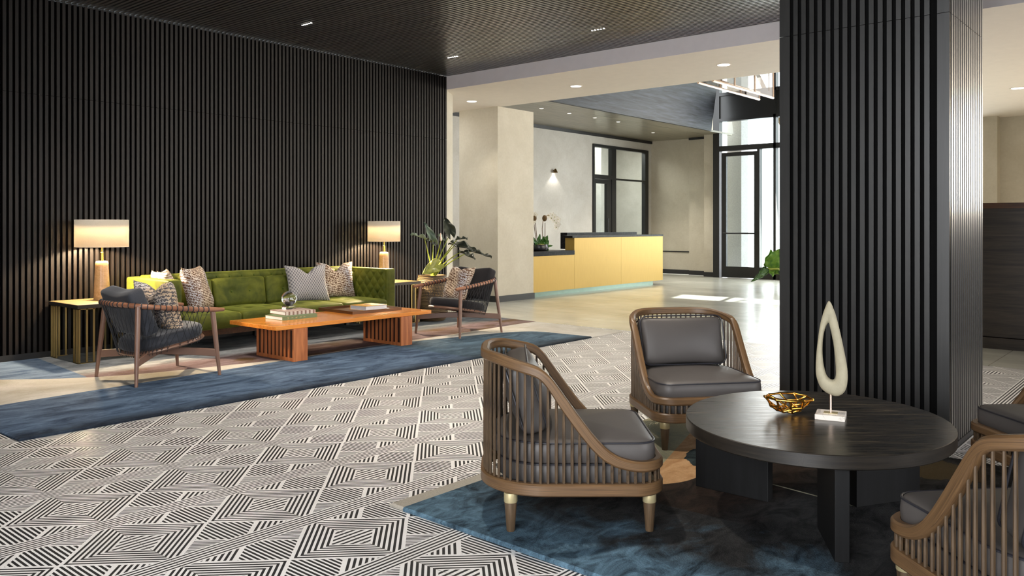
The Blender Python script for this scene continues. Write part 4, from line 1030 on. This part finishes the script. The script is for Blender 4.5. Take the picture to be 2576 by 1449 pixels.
mb.box(-a, a, -b, b, 0, .006); mb.box(-a, a, -b, -b+.01, .006, .03); mb.box(-a, a, b-.01, b, .006, .03); mb.box(-a, -a+.01, -b+.01, b-.01, .006, .03); mb.box(a-.01, a, -b+.01, b-.01, .006, .03)
mb.build('tray_body', M['tray'], ty, 0)
b3 = book('thick book with an ochre cover lying on the bronze tray', M['book_orange'], 5.69, 6.87, CH+.006, .30, .255, .048, D(2), 'back')
MB().sphere((0.02, .01, .0481), .05, 14, 6, (1.4, .8, .012)).build('cover_picture', M['ink_dark'], b3)
tag(MB().box(5.80, 5.89, 6.72, 6.86, CH+.007, CH+.0095).build('paper_card', M['pages'], None, 0), 'small white card lying in the bronze tray', 'card')

# ================================================================== side tables and lamps
def side_table(label, x0, x1, y0, y1):
    t_ = thing('side_table', label, 'side table', ((x0+x1)/2, (y0+y1)/2, 0), 0, 'bronze legged side tables'); T_ = Matrix.Translation((-(x0+x1)/2, -(y0+y1)/2, 0)); H_ = .542
    MB().box(x0, x1, y0, y1, H_-.034, H_-.002).xform(T_).build('table_edge', M['side_edge'], t_, 0)
    MB().box(x0+.004, x1-.004, y0+.004, y1-.004, H_-.002, H_).xform(T_).build('table_top', M['side_top'], t_, 0)
    for sx, ex in ((1, x0+.012), (-1, x1-.012)):
        for sy, ey in ((1, y0+.012), (-1, y1-.012)):
            mb = MB()
            def bar(x, y): mb.box(min(x, x+sx*.017), max(x, x+sx*.017), min(y, y+sy*.009), max(y, y+sy*.009), RUG, H_-.034)
            bar(ex, ey); bar(ex, ey+sy*.055); bar(ex, ey+sy*.11); bar(ex+sx*.065, ey); bar(ex+sx*.125, ey)
            for z in (RUG, H_-.044):
                a0, a1 = sorted((ex, ex+sx*.147)); c0, c1 = sorted((ey, ey+sy*.012)); mb.box(a0, a1, c0, c1, z, z+.008)
                a0, a1 = sorted((ex, ex+sx*.012)); c0, c1 = sorted((ey, ey+sy*.122)); mb.box(a0, a1, c0, c1, z, z+.008)
            mb.xform(T_).build('leg', M['bar_bronze'], t_, 0)
    return t_
side_table('bronze legged side table at the left end of the sofa', 3.045, 3.70, 7.65, 8.30)
side_table('bronze legged side table at the right end of the sofa', 6.60, 7.21, 7.68, 8.30)
def table_lamp(label, x, y, R_, pw):
    t_ = thing('table_lamp', label, 'table lamp', (x, y, .542), 0, 'drum shade table lamps')
    MB().lathe([(.068, 0), (.071, .004), (.068, .12), (.060, .30), (.0565, .352), (.050, .366), (.03, .372)], n=32).build('lamp_base', M['lamp_base'], t_, 50)
    MB().lathe([(.017, .370), (.015, .45), (.008, .455), (.007, .50), (.007, .62)], n=16).build('brass_neck', M['gold'], t_, 40)
    z0, z1 = .504, .758
    mb = MB().lathe([(R_, z0), (R_, z1)], n=56, cap=False); sh = mb.build('lamp_shade', M['shade'], t_, 60, solid=.002)
    mb = MB(); mb.tube([(R_*math.cos(a), R_*math.sin(a), z0) for a in [2*PI*k/48 for k in range(48)]], .002, 5, closed=True); mb.tube([(R_*math.cos(a), R_*math.sin(a), z1) for a in [2*PI*k/48 for k in range(48)]], .002, 5, closed=True)
    mb.build('shade_wire', M['white_paint'], sh)
    MB().lathe([(.001, z0+.19), (R_-.02, z0+.19)], n=40, cap=False).build('diffuser_disc', M['white_paint'], sh)
    MB().sphere((0, 0, .645), .028, 16, 10).build('bulb', emis_bulb, t_)
    light('lamp_glow', 'POINT', (x, y, .542+.60), pw, (1, .76, .48), rad=.035); return t_
emis_bulb = emis('lit_bulb', (1, .72, .42, 1), 30)
table_lamp('drum shade lamp on the left side table, nearest the camera', 3.415, 8.03, .233, 260)
table_lamp('drum shade lamp on the right side table beside the plant', 6.90, 8.03, .205, 270)

# ================================================================== potted elephant-ear plant
def leaf(base, tip, wd, fold, mat, par, up=(0, 0, 1), lobes=.28, wav=.02, droop=.0, seed=0):
    base, tip, up = Vector(base), Vector(tip), Vector(up); ax = tip-base; L_ = ax.length; t_ = ax.normalized(); side = t_.cross(up).normalized(); nr = side.cross(t_).normalized(); n_ = 18; m_ = 8; pts = []
    for i in range(n_+1):
        s_ = i/n_; q = -lobes+(1+lobes)*s_
        wdt = wd*(math.sin(PI*min(1, (s_+.0)**.62))**.8 if s_ < 1 else 0)+.001
        row = []
        for j in range(-m_, m_+1):
            a = j/m_; x = a*wdt
            if q < 0: x = math.copysign(max(abs(x), wd*.35*(-q/lobes)), x if j else 1) if j else 0
            back = -lobes*L_*.55*abs(a) if q < .15 else 0
            z = fold*abs(a)*wdt+wav*math.sin(14*s_+3*abs(a)+seed+a*2)*abs(a)-droop*s_*s_
            row.append(tuple(base+t_*(max(q, 0)*L_ if j == 0 else q*L_)+side*x+nr*z))
        pts.append(row)
    return MB().grid(pts).build('leaf', mat, par, 80, solid=.0015)
pl = thing('elephant_ear_plant', 'potted elephant ear plant with dark and lime leaves behind the right armchair', 'plant', (7.47, 7.74, RUG))
Ti = Vector((-7.47, -7.74, -RUG))
def lp(u, v, d=10.7): return Vector(at_d(u, v, d))+Ti
MB().lathe([(.15, 0), (.19, .04), (.225, .22), (.225, .38), (.2, .52), (.185, .57), (.19, .585), (.175, .585), (.165, .54), (.001, .53)], n=40, cap=False).build('woven_pot', M['pot_wicker'], pl, 50)
MB().lathe([(.001, .545), (.166, .545)], n=24, cap=False).build('soil', M['soil'], pl, 0)
root = Vector((0, 0, .54))
leaves = [((1068, 601), (1033, 589), (1068, 601), .05, .6, 'leaf_pale', 10.6, 10.45), ((1090, 604), (1067, 559), (1091, 604), .045, .8, 'leaf_pale', 10.75, 10.7), ((1133, 588), (1117, 547), (1133, 590), .075, .7, 'leaf_dark', 10.7, 10.75),
          ((1150, 603), (1176, 600), (1146, 606), .05, .5, 'leaf_dark', 10.55, 10.5), ((1146, 616), (1200, 631), (1146, 617), .07, .5, 'leaf_dark', 10.6, 10.4), ((1185, 633), (1237, 647), (1180, 636), .06, .4, 'leaf_dark', 10.6, 10.5),
          ((1160, 634), (1196, 652), (1168, 634), .07, .4, 'leaf_dark', 10.45, 10.3), ((1102, 666), (1062, 690), (1099, 665), .085, .35, 'leaf_lime', 10.4, 10.3), ((1075, 603), (1091, 614), (1068, 601), .05, .4, 'leaf_dark', 10.6, 10.6),
          ((1103, 592), (1117, 607), (1091, 603), .04, .5, 'leaf_pale', 10.7, 10.7)]
for i, (bs, tp, sm, wd, fold, mt, d0, d1) in enumerate(leaves):
    up = (0, 0, 1) if mt != 'leaf_lime' else (-.55, -.75, .4)
    if i in (1, 2): up = (-.6, -.75, .3)
    if i == 4: up = (-.3, -.55, .8)
    b_ = lp(*bs, d0); leaf(b_, lp(*tp, d1), wd, fold, M[mt], pl, up, seed=i*1.7, lobes=.3 if i in (0, 1, 2, 4, 7) else .1)
    if i in (8, 9): continue
    mid = root.lerp(b_, .5)+Vector((0, 0, .05)); r0 = root+Vector((random.uniform(-.03, .03), random.uniform(-.03, .03), 0))
    MB().tube([tuple(r0), tuple(r0.lerp(mid, .5)+Vector((0, 0, .02))), tuple(mid), tuple(mid.lerp(b_, .6)+Vector((0, 0, .01))), tuple(b_)], [.015, .011, .008, .006, .004], 8).build('stem', M['stem'], pl, 60)
f_ = lp(1109, 606, 10.5); MB().tube([tuple(root), tuple(root.lerp(f_, .5)+Vector((0, 0, .03))), tuple(f_)], [.014, .008, .006], 8).build('stem', M['stem'], pl, 60)
MB().tube([tuple(f_), tuple(f_+Vector((0, 0, .03))), tuple(f_+Vector((-.004, 0, .10)))], [.014, .017, .006], 10).build('flower_spadix', M['copper'], pl, 60)

# ================================================================== orchids on the desk
ob = thing('orchid_bowl', 'black bowl of white orchids on the low desk counter beside the pier', 'plant', (11.628, 9.28, .79))
OB = Vector((-11.628, -9.28, -.79))
def op(u, v, d=None): return Vector(on_y(u, v, 9.28))+OB
MB().lathe([(.11, 0), (.15, .015), (.165, .06), (.15, .115), (.135, .115), (.13, .09), (.001, .09)], n=36, cap=False).build('bowl', M['ceramic_black'], ob, 50)
MB().sphere((0, 0, .085), .13, 20, 8, (1, 1, .35)).build('moss', M['leaf_lime'], ob)
def flower(p, s_, par, seed):
    rnd = random.Random(seed); mb = MB()
    for k in range(5):
        a = 2*PI*k/5+rnd.uniform(-.2, .2); c_ = Vector((-.55, -.75, .1)).normalized(); e1 = c_.orthogonal().normalized(); e2 = c_.cross(e1)
        d_ = e1*math.cos(a)+e2*math.sin(a); q = p+d_*s_*.55; sd = c_.cross(d_)
        pts = []
        for i in range(5):
            row = []
            for j in range(-2, 3):
                t1 = i/4; w1 = math.sin(PI*min(.98, t1*.9+.1))*s_*.42; row.append(tuple(p+d_*s_*t1+sd*w1*j/2+c_*s_*(.12*abs(j/2)+.25*t1*t1)))
            pts.append(row)
        mb.grid(pts)
    o = mb.build('blossom', M['petal'], par, 80)
    MB().sphere(tuple(p+Vector((-.55, -.75, .1))*s_*.12), s_*.16, 8, 6).build('lip', M['leaf_lime'], o)
def stemo(P): MB().tube([tuple(op(*p)) for p in P], .006, 7).build('flower_stem', M['bark'], ob, 60)
stemo([(1364, 622), (1365, 600), (1364, 575), (1366, 556), (1370, 546), (1380, 541), (1392, 546), (1400, 560)]); stemo([(1368, 620), (1371, 590), (1371, 560)])
stemo([(1350, 622), (1348, 600), (1344, 570), (1345, 545)]); stemo([(1353, 620), (1350, 595), (1347, 560)])
for i, (u, v) in enumerate(((1381, 543), (1387, 541), (1391, 546), (1396, 546), (1385, 549), (1399, 552), (1403, 555), (1392, 555), (1395, 561), (1404, 564), (1399, 568), (1395, 572))): flower(op(u, v)+Vector((0, -.02*(i % 3), 0)), .058, ob, i)
for i, (u, v) in enumerate(((1341, 542), (1346, 540), (1341, 558))): flower(op(u, v), .058, ob, 40+i)
for (u, v) in ((1370, 549), (1344, 549)): MB().sphere(tuple(op(u, v)), .045, 12, 8, (1, 1, 1.3)).build('moss_knot', M['bark'], ob)
for i, (a, b, wd) in enumerate((((1366, 618), (1378, 592), .05), ((1366, 618), (1362, 594), .05), ((1370, 620), (1391, 618), .03), ((1352, 620), (1353, 588), .04), ((1350, 620), (1339, 594), .04), ((1362, 622), (1356, 601), .06), ((1372, 622), (1381, 604), .03), ((1350, 622), (1340, 608), .05), ((1374, 624), (1380, 636), .03))):
    leaf(op(*a), op(*b)+Vector((0, -.05*(i % 2), 0)), wd, .3, M['leaf_green'], ob, (-.5, -.7, .5), lobes=0, wav=.004, seed=i)

# ================================================================== leafy plant by the entrance
gp = thing('entrance_plant', 'glossy green leafy plant in a dark pot beside the entrance, half behind the column', 'plant', (16.2, 6.45, 0))
GP = Vector((-16.2, -6.45, 0)); d0 = 16.2*FW[0]+6.45*FW[1]
def gq(u, v, dd=0): return Vector(at_d(u, v, d0+dd))+GP
MB().lathe([(.20, 0), (.22, .02), (.22, .24), (.2, .24), (.19, .2), (.001, .2)], n=32, cap=False).build('pot', M['ceramic_black'], gp, 50)
for i, (a, b, wd, mt, dd) in enumerate((((1936, 674), (1962, 624), .16, 'leaf_bright', 0), ((1930, 672), (1940, 628), .11, 'leaf_bright', .1), ((1934, 678), (1889, 709), .06, 'leaf_green', -.1), ((1930, 676), (1899, 705), .05, 'leaf_green', -.2), ((1928, 674), (1908, 690), .06, 'leaf_green', .1), ((1938, 680), (1944, 696), .06, 'leaf_bright', 0), ((1950, 690), (1975, 640), .14, 'leaf_bright', .2), ((1960, 690), (2000, 660), .12, 'leaf_green', .1), ((1932, 680), (1915, 700), .03, 'leaf_green', 0))):
    leaf(gq(*a, dd), gq(*b, dd-.2), wd, .25, M[mt], gp, (-.6, -.7, .3), lobes=0, wav=.02, seed=i*2.1)
    MB().tube([(0, 0, .2), tuple(Vector((0, 0, .2)).lerp(gq(*a, dd), .6)+Vector((0, 0, .08))), tuple(gq(*a, dd))], [.012, .01, .006], 7).build('stem', M['stem'], gp, 60)
